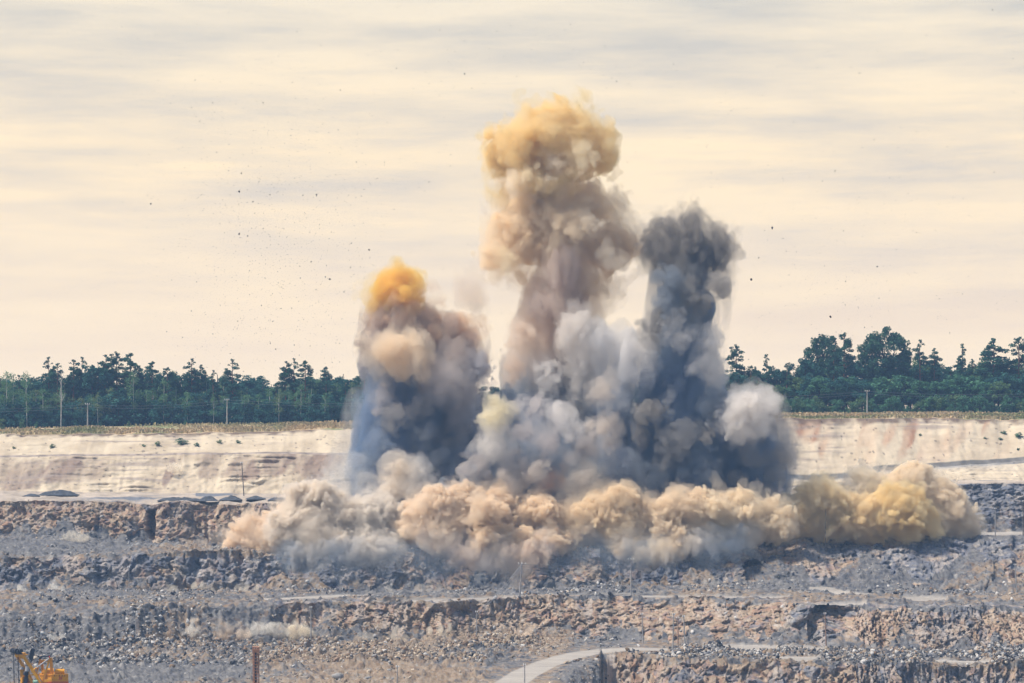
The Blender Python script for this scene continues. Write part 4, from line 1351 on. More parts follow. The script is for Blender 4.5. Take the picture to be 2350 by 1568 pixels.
for a, b, side in ((-260, 900, 'left'), (1630, 2620, 'right')):
    u = a
    while u < b:
        u += R.uniform(16, 24)
        plant('darkbush', u, R.uniform(762, 778), R.uniform(900, 918), label=f'dark understorey bush deep in the {side} forest', group=f'understorey of the {side} forest', wide=1.5)
for u in range(905, 1640, 34):
    plant(R.choice(['broad', 'greenbroad', 'birch']), u + R.uniform(-8, 8), R.uniform(750, 775), R.uniform(876, 895), label='tree behind the smoke between the two forests', group='trees behind the smoke', wide=1.5)
for u, h in ((232, 3.0), (50, 3.2), (4, 3.4), (84, 2.2), (425, 1.6), (296, 1.8)):
    plant('spruce' if u == 232 else 'bush', u, 731, h=h, label=f'young {"spruce" if u == 232 else "bush"} before the left forest, ' + {232: 'alone right of the left rim pole', 50: 'a rounded one near the left edge', 4: 'at the left edge of the photo', 84: 'a low one beside a thin white trunk', 425: 'smallest and furthest right', 296: 'at the foot of the tall slim birch'}[u])
SLOPE = [(362, 1023, 3.0, 'third largest clump'), (416, 1020, 4.6, 'largest clump below a brown stain'), (453, 1024, 2.6, 'clump below the dark crack'), (503, 1016, 2.4, 'clump right of the dark crack'), (546, 1016, 2.2, 'furthest right on the left slope'), (121, 1028, 2.6, 'clump near the left end'),
         (33, 1030, 1.6, 'leftmost and low'), (2305, 997, 2.4, 'upper of the pair near the right edge'), (2296, 1008, 1.8, 'lower of the pair near the right edge'), (2338, 1004, 3.6, 'large clump at the right edge'), (2261, 1008, 1.4, 'small dark one left of the pair'), (2112, 1000, 1.6, 'dark one below the rust streak'),
         (2336, 1033, 1.4, 'lone one low at the right edge'), (330, 1026, 1.8, 'thin one left of the third largest')]
for u, v, w, lb in SLOPE:
    p = surf(u, v)
    t = plant('bush', u, 0, h=w * .34, pos=p, label=f'low green bush on the white sand slope, {lb}', group='bushes on the sand slope', var=0)
    t.scale = (w * .20, w * .16, w * .07)

# grass of the rim
rs = np.random.default_rng(77)
n = 32000
cols = rs.integers(0, NC, n)
rows = (rs.random(n) ** .8 * (starts[1] - 1)).astype(int)
base = D[rows, cols] + np.stack([rs.normal(size=n) * .3, rs.normal(size=n) * .5, np.zeros(n)], 1)
kp = fbm(base, 9, 3) > -.45
base = base[kp]
n = len(base)
hgt = rs.uniform(.25, .75, n) * (1 + .5 * vnoise(base / 8))
wd = rs.uniform(.12, .4, n)
an = rs.uniform(-.8, .8, n)
dx = np.stack([np.cos(an) * wd, np.sin(an) * wd, np.zeros(n)], 1)
tp = base + np.stack([rs.normal(size=n) * .15, rs.normal(size=n) * .1, hgt], 1)
V = np.stack([base - dx, base + dx, tp + dx * .6, tp - dx * .6 + np.array([0, 0, .1])], 1).reshape(-1, 3)
me = mesh_np('grass', V, np.arange(4 * n).reshape(n, 4))
g1 = np.clip(fbm(base, 12, 3) + .5 * rs.random(n), 0, 1)[:, None]
gc = np.array([.55, .43, .26]) * (1 - g1) + np.array([.26, .28, .13]) * g1
add_tint(me, np.repeat(gc, 4, 0))
tag(obj('grass', me, M['turf']), 'dry grass along the quarry rim', 'grass', kind='stuff')

# ------------------------------------------------------------------ loose stones
def rock_proto(seed, flat=1.0):
    rs = np.random.default_rng(seed)
    import bmesh
    bm = bmesh.new()
    for _ in range(15):
        d = rs.normal(size=3)
        d /= np.linalg.norm(d)
        bm.verts.new(d * rs.uniform(.75, 1.0) * np.array([1, .85, .7 * flat]) * .5)
    bmesh.ops.convex_hull(bm, input=bm.verts)
    for v in [v for v in bm.verts if not v.link_faces]:
        bm.verts.remove(v)
    bmesh.ops.triangulate(bm, faces=bm.faces)
    bm.verts.index_update()
    V = np.array([v.co[:] for v in bm.verts])
    T = np.array([[v.index for v in f.verts] for f in bm.faces])
    bm.free()
    return V, T


ROCKS = [rock_proto(900 + i, 1 if i % 3 else .6) for i in range(10)]


def rand_rot(n, rs):
    q = rs.normal(size=(n, 4))
    q /= np.linalg.norm(q, axis=1)[:, None]
    w, x, y, z = q.T
    return np.stack([np.stack([1 - 2 * (y * y + z * z), 2 * (x * y - z * w), 2 * (x * z + y * w)], 1),
                     np.stack([2 * (x * y + z * w), 1 - 2 * (x * x + z * z), 2 * (y * z - x * w)], 1),
                     np.stack([2 * (x * z - y * w), 2 * (y * z + x * w), 1 - 2 * (x * x + y * y)], 1)], 1)


def scatter(name, pos, size, cols, mat, seed):
    rs = np.random.default_rng(seed)
    n = len(pos)
    Rm = rand_rot(n, rs)
    V, Q, Cc, b = [], [], [], 0
    which = rs.integers(0, len(ROCKS), n)
    for k, (rv, rt) in enumerate(ROCKS):
        i = np.where(which == k)[0]
        if not len(i):
            continue
        v = np.einsum('nij,vj->nvi', Rm[i], rv) * size[i][:, None, None] + pos[i][:, None, :]
        V.append(v.reshape(-1, 3))
        Q.append((rt[None] + (b + np.arange(len(i)) * len(rv))[:, None, None]).reshape(-1, 3))
        Cc.append(np.repeat(cols[i], len(rv), 0))
        b += len(i) * len(rv)
    me = mesh_np(name, np.concatenate(V), np.concatenate(Q))
    add_tint(me, np.concatenate(Cc))
    return obj(name, me, mat)


rs = np.random.default_rng(4)
W = (rub_w * np.where(np.isin(S2, (6, 8, 11, 13)), 1, .45)) * (roadm < .05)
W = W * np.clip(.5 + 1.3 * fbm(pts, 12, 3).reshape(NR, NC), .05, 1.3)
W = W * np.where(S2 == 11, 2.6, 1) * ((U2 > -240) & (U2 < 2590)) * (S2 > 4)
cum = np.cumsum(W.ravel())
pick = np.searchsorted(cum, rs.random(34000) * cum[-1])
pos = D.reshape(-1, 3)[pick] + rs.normal(size=(len(pick), 3)) * .15
size = (.34 + .6 * rs.pareto(2.8, len(pick))) * np.clip(.95 + .8 * fbm(pos, 14, 3), .6, 1.7)
size = np.clip(size, .34, 1.6)
RU2 = np.array(ru) * np.array([[.8], [.9], [1.1], [1.55], [1.2], [1.1]])
colr = RU2[rs.choice(6, len(pick), p=[.12, .2, .26, .32, .06, .04])]
warm = rs.random(len(pick)) < np.where((uf[pick] > 560) & (uf[pick] < 1330) & (sf[pick] >= 10), .75, .14)
colr = np.where(warm[:, None], np.array([[.33, .265, .20], [.24, .165, .115], [.46, .39, .31]])[rs.integers(0, 3, len(pick))], colr) * rs.uniform(.7, 1.3, (len(pick), 1))
o = scatter('rubble', pos, size, np.clip(colr, .03, .7), M['rubble'], 5)
tag(o, 'loose broken stone strewn over the benches and pit floor', 'rubble', kind='stuff')

# boulders: the largest stones, one object each
bmesh_cache = []
for i, (rv, rt) in enumerate(ROCKS):
    per = []
    for tone, c in (('pale grey', (.34, .335, .335)), ('slate grey', (.15, .16, .19)), ('tan', (.30, .235, .185))):
        me = mesh_np('boulder', rv, rt)
        add_tint(me, np.tile(np.array([c]), (len(rv), 1)))
        me.materials.append(M['rubble'])
        per.append((tone, me))
    bmesh_cache.append(per)
ZN = [('on the foreground pit floor', 11, 1484, 1566, 150), ('on the second bench below the upper wall', 6, 1225, 1300, 45), ('between the second wall and the haul road', 8, 1350, 1392, 55), ('on the loose left slope', 10, 1400, 1480, 40)]
SPOTS = [(892, 1545, 2.2), (775, 1566, 2.8), (845, 1566, 2.4), (540, 1528, 1.5), (895, 1528, 1.6), (860, 1525, 1.4), (118, 1269, 1.7), (84, 1283, 1.6), (120, 1259, 1.2), (2325, 1495, 1.6), (2300, 1512, 1.3), (380, 1404, 1.2), (245, 1413, 1.0)]
nb = 0
for where, seg, v0, v1, cnt in ZN:
    Wz = np.where((S2 == seg) & (GV > v0) & (GV < v1) & (U2 > 5) & (U2 < 2345), W, 0)
    if where.endswith('pit floor'):
        Wz = Wz * np.clip((GV - 1470) / 60, .2, 1.2)
    cz = np.cumsum(Wz.ravel())
    for j in range(cnt):
        k = int(np.searchsorted(cz, R.random() * cz[-1]))
        p = D.reshape(-1, 3)[k]
        s = R.uniform(.8, 1.25) + (.9 * R.random() ** 5)
        wm = 560 < uf[k] < 1330 and seg >= 10
        tone = R.choices((0, 1, 2), (.3, .15, .55) if wm else (.5, .4, .1))[0]
        tn, me = bmesh_cache[R.randrange(10)][tone]
        o = bpy.data.objects.new('boulder', me)
        COL.objects.link(o)
        o.location = p + np.array([0, 0, s * .12])
        o.rotation_euler = (R.uniform(-.5, .5), R.uniform(-.5, .5), R.uniform(0, 6.28))
        o.scale = (s, s, s * R.uniform(.75, 1.1))
        side = 'left' if uf[k] < 783 else 'middle' if uf[k] < 1566 else 'right'
        tag(o, f'{tn} broken boulder {where}, {side} side', 'boulder', f'{tn} boulders {where}, {side}')
for u, v, s in SPOTS:
    p = surf(u, v)
    tn, me = bmesh_cache[R.randrange(10)][0]
    o = bpy.data.objects.new('boulder', me)
    COL.objects.link(o)
    o.location = p + np.array([0, 0, s * .15])
    o.rotation_euler = (R.uniform(-.4, .4), R.uniform(-.4, .4), R.uniform(0, 6.28))
    o.scale = (s, s, s)
    lb = {892: 'big pale boulder lying between the drill mast and the centre of the pit floor', 775: 'biggest boulder cut by the bottom edge right of the drill mast', 845: 'second big boulder at the bottom edge, right of the biggest', 540: 'large boulder on the grey rubble just left of the drill mast', 895: 'large boulder above the big pale one on the pit floor',
          860: 'large boulder left of and above the big pale one', 118: 'pale boulder on the left bench, middle of a group of three', 84: 'pale boulder on the left bench, lowest of a group of three', 120: 'pale boulder on the left bench, topmost of a group of three', 2325: 'large tan boulder by the foot of the columned right wall',
          2300: 'large boulder below the columned right wall near its crest', 380: 'pinkish boulder lying left of the haul road start', 245: 'boulder on the loose slope far left of the haul road'}[u]
    tag(o, lb, 'boulder')

# stones hurled into the air
def thrown(n, seed):
    rs = np.random.default_rng(seed)
    out = []
    while len(out) < n:
        t = rs.random()
        if t < .52:
            u, v = rs.normal(640, 150), rs.normal(560, 230)
        elif t < .78:
            u, v = rs.uniform(150, 2340), rs.uniform(10, 900)
        elif t < .9:
            u, v = rs.normal(1950, 200), rs.normal(600, 190)
        else:
            u, v = rs.normal(1250, 260), rs.uniform(60, 1000)
        if 0 < u < 2350 and 5 < v < (870 if 1700 < u or u < 830 else 1100):
            out.append((u, v))
    return np.array(out)


BIG = [(549, 440, 5, 'upper of two near the left third'), (549, 537, 5, 'above the left forest, alone'), (714, 601, 4, 'left of the orange plume top'), (847, 574, 5, 'just above the orange plume top'), (1772, 523, 7, 'largest of all, right of the ragged slate plume'), (1724, 642, 6, 'second largest, right of the slate plume'),
       (1906, 727, 5, 'above the right forest oak'), (2013, 612, 4, 'high above the huge oak'), (346, 468, 4, 'far left above the forest'), (1066, 170, 4, 'high in the sky left of the mushroom cap'), (757, 641, 5, 'left of the orange plume'), (726, 447, 4, 'high above the orange plume'), (1129, 827, 4, 'in the gap between the two left plumes'),
       (1235, 724, 4, 'before the grey stem of the tallest plume'), (910, 157, 3, 'top left of the mushroom cap'), (1936, 530, 3, 'far right in the open sky'), (1741, 592, 4, 'beside the slate plume edge'), (1415, 187, 3, 'up right of the mushroom cap'), (604, 236, 3, 'high in the left sky'), (488, 236, 3, 'high in the far left sky'), (1621, 338, 3, 'above the slate plume'), (1972, 168, 3, 'highest on the right')]
SM = M['stone']
th = []
for rv, rt in ROCKS:
    me = mesh_np('flying_stone', rv, rt)
    me.materials.append(SM)
    th.append(me)


def fling(u, v, px, label, group=None):
    Y = R.uniform(560, 640)
    o = bpy.data.objects.new('flying_stone', th[R.randrange(10)])
    COL.objects.link(o)
    o.location = P(u, v, Y)
    s = px * Y / F
    o.scale = (s, s, s * R.uniform(.8, 1.6))
    o.rotation_euler = (R.uniform(0, 6), R.uniform(0, 6), R.uniform(0, 6))
    tag(o, label, 'flying stone', group)


for u, v, px, lb in BIG:
    fling(u, v, px * 1.25, f'dark stone flung into the sky, {lb}', 'stones flung into the sky')
for u, v in thrown(250, 8):
    side = 'left' if u < 783 else 'middle' if u < 1566 else 'right'
    hgt_ = 'high' if v < 350 else 'halfway up' if v < 650 else 'low'
    fling(u, v, R.uniform(2.2, 3.7), f'small dark stone flying {hgt_} in the {side} of the sky', f'small stones {hgt_} in the {side} sky')
uv = thrown(2600, 9)
rs = np.random.default_rng(10)
Yd = rs.uniform(560, 640, len(uv))
pp = np.stack([(uv[:, 0] - 1175) / F * Yd, Yd, EYE - (uv[:, 1] - HOR) / F * Yd], 1)
o = scatter('flying_grit', pp, rs.uniform(.10, .27, len(uv)), np.tile([[.05, .04, .035]], (len(uv), 1)), SM, 12)
tag(o, 'fine grit thrown all over the sky by the blast', 'grit', kind='stuff')

# heaps of dark spoil on the ledge below the sand
def heap(u0, u1, vb, vt, Yo, label):
    p0, p1 = surf(u0, vb), surf(u1, vb)
    Y = p0[1] + Yo
    x0, x1 = (u0 - 1175) / F * Y, (u1 - 1175) / F * Y
    zb = EYE - (vb - HOR) / F * Y
    hh = (vb - vt) / F * Y * .65
    nx, ny = 70, 24
    gx, gy = np.meshgrid(np.linspace(0, 1, nx), np.linspace(0, 1, ny))
    prof = np.sin(np.pi * gx) ** .8 * np.sin(np.pi * gy) ** 1.0
    X = x0 + (x1 - x0) * gx
    Yg = Y - 3 + 6 * gy
    q = np.stack([X.ravel(), Yg.ravel(), 0 * X.ravel()], 1)
    Z = zb - .3 + prof * hh * 1.05 + (.38 * fbm(q, 1.6, 4) + .4 * fbm(q, 5, 2)).reshape(ny, nx) * prof * min(1, hh)
    V = np.stack([X, Yg, Z], -1).reshape(-1, 3)
    i = np.arange(nx * ny).reshape(ny, nx)
    c = V[:, :].mean(0)
    c[2] = zb
    me = mesh_np('gravel_heap', V - c, np.stack([i[:-1, :-1], i[:-1, 1:], i[1:, 1:], i[1:, :-1]], -1).reshape(-1, 4))
    add_tint(me, np.array([[.075, .085, .105]]) * (1 + .3 * vnoise(V / .8))[:, None])
    tag(obj('gravel_heap', me, M['rubble'], None, c), label, 'gravel heap', 'dark gravel heaps on the sand ledge')


heap(88, 180, 1134, 1115, -2, 'largest dark gravel heap, dome shaped, at the left foot of the sand slope')
heap(55, 96, 1136, 1127, -1, 'small dark gravel heap touching the left side of the largest one')
heap(362, 470, 1146, 1136, -4, 'long low dark gravel heap left of the thin pole on the ledge')
heap(455, 500, 1147, 1134, -6, 'dark gravel heap in the middle of the row left of the thin pole')
heap(503, 554, 1145, 1132, -4, 'rounded dark gravel heap just left of the thin pole on the ledge')
heap(564, 612, 1143, 1132, -4, 'dark gravel heap just right of the thin pole on the ledge')
heap(615, 660, 1145, 1136, -3, 'dark gravel heap nearest the dust bank on the ledge')

# ------------------------------------------------------------------ poles and wires
def pole(u, vb, vt, label, mat, r=.14, du=0, Y=None, arm=None, ins=True, guys=(), foot=None):
    p = surf(u, vb) if Y is None else P(u, vb, Y)
    Y = p[1]
    root = empty('utility_pole', p, label, 'pole', 'poles in the quarry')
    h = (vb - vt) / F * Y
    dx = du / F * Y
    MB().tube([(0, 0, -.6), (0, 0, 0), (dx, 0, h)], [r * 1.15, r * 1.1, r * .75], 8).build('shaft', M[mat], root)
    if arm:
        a = MB().beam((dx - arm, -.18, h - .4), (dx + arm, -.18, h - .4), .12, .12)
        a.build('crossarm', M[mat], root)
        xs = (-arm * .9, arm * .9)
    else:
        xs = (-.2, .2)
    if ins:
        for x in xs + ((0,) if arm else ()):
            MB().tube([(dx + x, -.18, h - .32), (dx + x, -.18, h - .1), (dx + x, -.18, h + .12)], [.05, .12, .07], 6).build('insulator', M['porcelain'], root)
    for (gu, gv, f) in guys:
        g = surf(gu, gv) - p
        MB().tube([(dx * f, 0, h * f), tuple(g)], [.035, .035], 4).build('guy_wire', M['wire'], root)
    return p + np.array([dx, 0, h])


def wire(a, b, sag, label, n=14, r=.035):
    a, b = np.array(a), np.array(b)
    pts_ = [a + (b - a) * t - np.array([0, 0, sag * 4 * t * (1 - t)]) for t in np.linspace(0, 1, n)]
    c = (a + b) / 2
    o = MB().tube([p - c for p in pts_], r, 4).build('overhead_wire', M['wire'], None, c)
    tag(o, label, 'wire', 'wires between the poles')


Yr = 728
tops = []
for u, vb, vt, lb in ((-130, 986, 933, None), (201, 983, 926, 'pale concrete pole on the grass before the left forest, nearer the left edge'), (521, 976, 916, 'pale concrete pole on the grass before the left forest, nearer the smoke'), (1990, 951, 896, 'pale concrete pole on the grass before the right forest'), (2460, 952, 897, None)):
    if lb:
        tops.append(pole(u, vb, vt, lb, 'concrete', .2, 0, Yr, arm=.7))
    else:
        tops.append(P(u, vt, Yr))
midp = P(1040, 915, Yr), P(1500, 906, Yr)
for k, dz in enumerate((-.3, -1.1)):
    nm = ('upper', 'lower')[k]
    d = np.array([0, -.2, dz])
    wire(tops[0] + d, tops[1] + d, .9, f'{nm} thin wire crossing the left forest to the left rim pole')
    wire(tops[1] + d, tops[2] + d, 1.1, f'{nm} thin wire between the two left rim poles')
    wire(tops[2] + d, midp[0] + d, 1.2, f'{nm} thin wire running from the left rim poles into the smoke')
    wire(midp[1] + d, tops[3] + d, 1.2, f'{nm} thin wire running from the smoke to the right rim pole')
    wire(tops[3] + d, tops[4] + d, 1.0, f'{nm} thin wire running right from the right rim pole')

pole(561, 1139, 1062, 'thin leaning dark pole on the ledge below the white sand slope', 'wood', .15, -5)
pole(1896, 1262, 1161, 'lone dark post standing before the yellow dust at the right', 'wood', .17, 1, ins=False)
pole(2285, 1230, 1166, 'thin pole on the right upper bench, left of one at the photo edge', 'greywood', .13)
pole(2348, 1230, 1150, 'tall pole on the right upper bench at the edge of the photo', 'wood', .15)
A = pole(1192, 1376, 1297, 'stayed wooden pole with white insulators on the haul road, middle of the photo', 'greywood', .2, 6, arm=.9, guys=((1140, 1378, .9), (1150, 1378, .8), (1132, 1381, .97)))
B = pole(1448, 1366, 1283, 'stayed pole under the dust bank, right of the one with white insulators', 'greywood', .17, 0, arm=.7, guys=((1475, 1362, .9),))
for k, dz in enumerate((-.3, -.9, -1.5)):
    wire(A + np.array([0, 0, dz]), B + np.array([0, 0, dz]), .8, f'{("top", "middle", "bottom")[k]} wire between the two stayed poles on the haul road')
C_ = pole(1094, 1466, 1406, 'thin pale pole before the central tan wall', 'greywood', .13)
for k, dz in enumerate((-.3, -.9)):
    wire(A + np.array([0, 0, dz]), C_ + np.array([0, 0, dz]), .5, f'{("upper", "lower")[k]} slack wire from the stayed pole down to the pale one')
pole(297, 1372, 1303, 'faint thin pole before the second wall, left of the haul road', 'greywood', .1)
pole(313, 1478, 1414, 'faint thin pole on the left rubble slope', 'greywood', .1)
pole(714, 1486, 1408, 'thin grey pole right of the large cream spurt of dust', 'greywood', .14)
pole(1475, 1477, 1407, 'thin grey pole before the third wall, left of the paired poles', 'greywood', .13, -3)
pole(1543, 1499, 1409, 'grey pole with a rusty foot left of the paired poles', 'greywood', .15, 2)
pole(1557, 1480, 1411, 'rusty pole, left one of the tangled pair', 'rustwood', .15)
pole(1573, 1481, 1408, 'grey pole with tangled stays, right one of the pair', 'greywood', .16, -3, guys=((1562, 1476, .55), (1584, 1479, .5), (1566, 1474, .7)))
pole(1896, 1494, 1412, 'reddish pole on the pit floor before the tan recess', 'rustwood', .15, -3)
pole(911, 1574, 1531, 'thin pole cut by the bottom edge, left of the lower road', 'greywood', .12)
pole(1205, 1582, 1525, 'thin pole beside the lower haul road at the bottom edge', 'greywood', .13)
pole(2334, 1364, 1297, 'leaning pale pole on the dark slope at the right edge', 'greywood', .15, -5)

# ------------------------------------------------------------------ yellow rope shovel, cut by the lower left corner
XK = .07324


def X(cx, cy, dy=0.0, Y0=440.0):
    """Point of the machine from its column and row in an enlarged view; dy is metres away from the viewer."""
    return P(cx * XK, 1468.7 + cy * XK, Y0 + dy)


org = X(1400, 1640)
shovel = empty('rope_shovel', org, 'yellow rope shovel with raised boom, numbered 38, in the lower left corner', 'excavator')
L_ = lambda *a: tuple(X(*a) - org)
Yl, Dk, Gs = M['yellow'], M['steel'], M['greysteel']
# the house: a box seen over its corner
c1, c2, c3 = (1240, 2.6), (1640, 0.0), (2140, 1.6)        # column and depth of the visible corners
back = (c1[0] + c3[0] - c2[0], 4.2)


def prism(cols, y0, y1):
    mb = MB()
    V = [L_(c, y1 + 0 * d, d) for c, d in cols] + [L_(c, y0, d) for c, d in cols]
    zt, zb = L_(cols[1][0], y0, 0)[2], L_(cols[1][0], y1, 0)[2]
    V = [(v[0], v[1], zb if i < len(cols) else zt) for i, v in enumerate(V)]
    n_ = len(cols)
    mb.add(V, [tuple(range(n_))[::-1], tuple(range(n_, 2 * n_))] + [(i, (i + 1) % n_, n_ + (i + 1) % n_, n_ + i) for i in range(n_)])
    return mb


house = prism([c1, c2, c3, back], 1092, 1680).build('house', Yl, shovel)
rim_ = MB()
for a, b in ((c1, c2), (c2, c3)):
    rim_.beam(L_(a[0], 1100, a[1] - .06), L_(b[0], 1100, b[1] - .06), .14, .18)
rim_.build('roof_edge', Yl, house)
st_ = MB()
for y in (1318, 1348):
    for a, b in ((c1, c2), (c2, c3)):
        st_.beam(L_(a[0], y, a[1] - .03), L_(b[0], y, b[1] - .03), .06, .10)
st_.build('red_stripe', M['red'], house)
cl_ = MB()
for f in (.15, .45, .62, .78):
    x = c2[0] + (c3[0] - c2[0]) * f
    d = c2[1] + (c3[1] - c2[1]) * f
    cl_.beam(L_(x, 1095, d - .12), L_(x, 1150, d - .12), .07, .07)
cl_.build('roof_clamps', Dk, house)
fc = bpy.data.curves.new('number', 'FONT')
fc.body = '38'
fc.size = .78
fc.extrude = .01
fc.align_x = 'CENTER'
tmp = bpy.data.objects.new('number_text', fc)
COL.objects.link(tmp)
nm_ = bpy.data.meshes.new_from_object(tmp.evaluated_get(bpy.context.evaluated_depsgraph_get()))
bpy.data.objects.remove(tmp)
num = obj('number', nm_, M['red'], house)
dv = np.array(L_(c3[0], 1240, c3[1])) - np.array(L_(c2[0], 1240, c2[1]))
num.location = np.array(L_(1890, 1245, .8)) + np.array([0, -.06, 0])
num.rotation_euler = (math.pi / 2, 0, math.atan2(dv[1], dv[0]))
# roof drums
for x0, x1, yb, yt, d in ((1730, 2020, 1085, 910, 1.6), (1450, 1680, 1080, 890, 3.2)):
    r_ = (yb - yt) * XK / F * 440 / 2
    mb = MB().tube([L_(x0, (yb + yt) / 2, d), L_(x1, (yb + yt) / 2, d + .3)], r_, 16)
    dr = mb.build('roof_drum', Yl, shovel)
    MB().tube([L_(x0 - 8, (yb + yt) / 2, d - .02), L_(x0 + 4, (yb + yt) / 2, d)], r_ * .86, 16).build('opening', Dk, dr)
rl = MB()
for k in range(9):
    x = 1690 + 50 * k
    d = .4 + 1.1 * k / 8
    rl.tube([L_(x, 1090, d), L_(x, 970 if k > 6 else 990, d)], .03, 4)
rl.tube([L_(1690, 992, .4), L_(2100, 965, 1.5)], .03, 4)
rl.tube([L_(1690, 1030, .4), L_(2100, 1015, 1.5)], .03, 4)
rl.build('roof_railing', Yl, shovel)
# A-frame above the house
for (a, b), w in ((((1270, 570, 1.2), (1140, 1065, 1.5)), .24), (((1560, 560, .2), (1480, 850, -.1)), .22), (((1480, 850, -.1), (1330, 1350, -.3)), .34)):
    MB().beam(L_(*a), L_(*b), w, w).build('front_leg', Yl, shovel)
gt = MB()
gt.beam(L_(1300, 640, 1.8), L_(1355, 1085, 2.2), .5, .3)
gt.beam(L_(1590, 560, .8), L_(1630, 1085, 1.2), .5, .3)
gt.beam(L_(1290, 660, 1.8), L_(1610, 660, 1.0), .5, .34)
gt.beam(L_(1330, 980, 2.2), L_(1640, 1000, 1.2), .5, .6)
gt.beam(L_(1340, 930, 2.1), L_(1420, 990, 2.0), .4, .4)
gt.build('gantry_frame', Yl, shovel)
tb = MB()
tb.beam(L_(1200, 525, 1.4), L_(1600, 515, .5), .5, .25)
tb.beam(L_(1200, 575, 1.4), L_(1600, 565, .5), .7, .08)
tb.tube([L_(1230, 560, 1.0), L_(1290, 545, 1.0)], .28, 8)
tb.build('gantry_platform', Dk, shovel)
MB().tube([L_(1540, 545, .2), L_(1560, 545, .2)], .2, 10).build('signal_lamp', M['red'], shovel)
for a, b in (((1235, 570, 1.1), (975, 780, .6)), ((1540, 585, .1), (1050, 945, -.4))):
    s_ = MB().tube([L_(*a), L_(*b)], .15, 10).build('boom_strut', Gs, shovel)
    m_ = (np.array(L_(*b)) * .8 + np.array(L_(*a)) * .2)
    MB().tube([tuple(m_), L_(*b)], .17, 8).build('strut_end', Yl, s_)
# boom with two legs joined at the head
bo = MB()
bo.beam(L_(735, 485, 0), L_(1290, 1350, -.3), .42, .62)
bo.beam(L_(540, 520, 1.6), L_(880, 1080, 1.6), .36, .5)
bo.beam(L_(880, 1080, 1.6), L_(1010, 1380, 1.4), .36, .5)
bo.beam(L_(500, 455, .8), L_(770, 480, .3), .9, .85)
bo.beam(L_(560, 520, 1.2), L_(730, 560, .6), .5, .4)
boom = bo.build('boom', Yl, shovel)
ld = MB()
for k in range(22):
    t = k / 21
    x, y = 800 + 330 * t, 520 + 510 * t
    ld.beam(L_(x, y, -.3), L_(x + 38, y - 26, -.3), .05, .05)
ld.tube([L_(800, 520, -.3), L_(1130, 1030, -.3)], .03, 4)
ld.tube([L_(845, 480, -.3), L_(1170, 1000, -.3)], .03, 4)
ld.build('ladder', Gs, boom)
MB().beam(L_(700, 470, .1), L_(865, 458, .1), .5, .1).build('head_walkway', Yl, boom)
for k, (x, y, d, r_) in enumerate(((390, 330, .9, .42), (450, 350, .5, .45), (520, 350, .1, .48), (590, 370, -.2, .42), (650, 345, -.3, .36))):
    sv = MB().tube([L_(x - 22, y, d + .2), L_(x + 22, y, d - .2)], r_, 14).build('head_sheave', Dk, boom)
    MB().tube([L_(x - 27, y, d + .22), L_(x - 24, y, d + .2)], r_ * .45, 8).build('hub', Gs, sv)
hb = MB()
for k in range(16):
    x, y = 350 + 21 * k, 275 + 22 * math.sin(k * 1.9)
    hb.beam(L_(x, y, .6 - k * .05), L_(x + 14 * math.sin(k * 2.7), 445, .7 - k * .05), .07, .07)
hb.beam(L_(340, 450, .9), L_(690, 440, -.2), .2, .14)
hb.build('sheave_guard', Dk, boom)
# dipper stick, hoist ropes, lower body
sk = MB()
sk.beam(L_(1028, 330, 1.0), L_(950, 660, .9), .75, .62)
sk.beam(L_(950, 660, .9), L_(880, 900, .8), .62, .6)
sk.beam(L_(880, 880, .8), L_(790, 1400, .5), .7, .66)
sk.tube([L_(1028, 330, .6), L_(1028, 330, 1.4)], .42, 12)
stick = sk.build('dipper_stick', Dk, shovel)
MB().tube([L_(880, 830, .1), L_(860, 980, .1)], .5, 12).build('stick_collar', Gs, stick)
MB().tube([L_(790, 1060, .2), L_(840, 1060, -.3)], .45, 12).build('shipper_shaft', Dk, stick)
for x0, x1, d in ((405, 440, .9), (430, 462, .7), (550, 585, .3), (575, 605, .2)):
    MB().tube([L_(x0, 450, d), L_(x1, 1420, d)], .05, 5).build('hoist_rope', Dk, shovel)
rr_ = MB()
for y in (690, 880, 1060, 1240):
    rr_.beam(L_(415, y, .8), L_(590, y, .3), .03, .04)
rr_.build('rope_spreader', Dk, shovel)
wk = MB()
wk.beam(L_(885, 1105, .2), L_(1240, 1085, .4), 1.0, .12)
for k in range(9):
    x = 895 + 42 * k
    wk.tube([L_(x, 1100, -.2), L_(x, 970, -.2)], .025, 4)
wk.tube([L_(890, 972, -.2), L_(1235, 962, -.2)], .03, 4)
wk.tube([L_(890, 1030, -.2), L_(1235, 1020, -.2)], .025, 4)
wk.build('walkway', Yl, shovel)
fr = prism([(640, 2.2), (700, 1.0), (960, 2.0), (900, 3.2)], 1175, 1680).build('operator_cab', Yl, shovel)
MB().beam(L_(668, 1320, .95), L_(945, 1320, 1.9), .06, .12).build('red_stripe', M['red'], fr)
MB().beam(L_(690, 930, 1.4), L_(700, 1180, 1.4), .7, .35).build('mast_post', Yl, shovel)
MB().tube([L_(700, 915, 1.4), L_(700, 840, 1.4)], [.45, .1], 8).build('roof_lamp', Gs, shovel)
MB().beam(L_(1400, 1290, -.5), L_(1640, 1260, -.9), .5, .5).build('ventilation_box', Yl, shovel)
MB().tube([L_(1040, 1330, -.3), L_(1190, 1310, -.3)], .4, 12).build('green_motor', plain('green_paint', (.25, .42, .33), .6), shovel)
MB().beam(L_(1210, 1120, -.6), L_(1310, 1340, -.6), .3, .06).build('stairway', Gs, shovel)
MB().beam(L_(900, 1110, .6), L_(1060, 1400, .4), .5, .5).build('boom_foot', Yl, shovel)
MB().beam(L_(700, 1640, 2.2), L_(2100, 1640, 1.4), 3.4, .7).build('undercarriage', Dk, shovel)

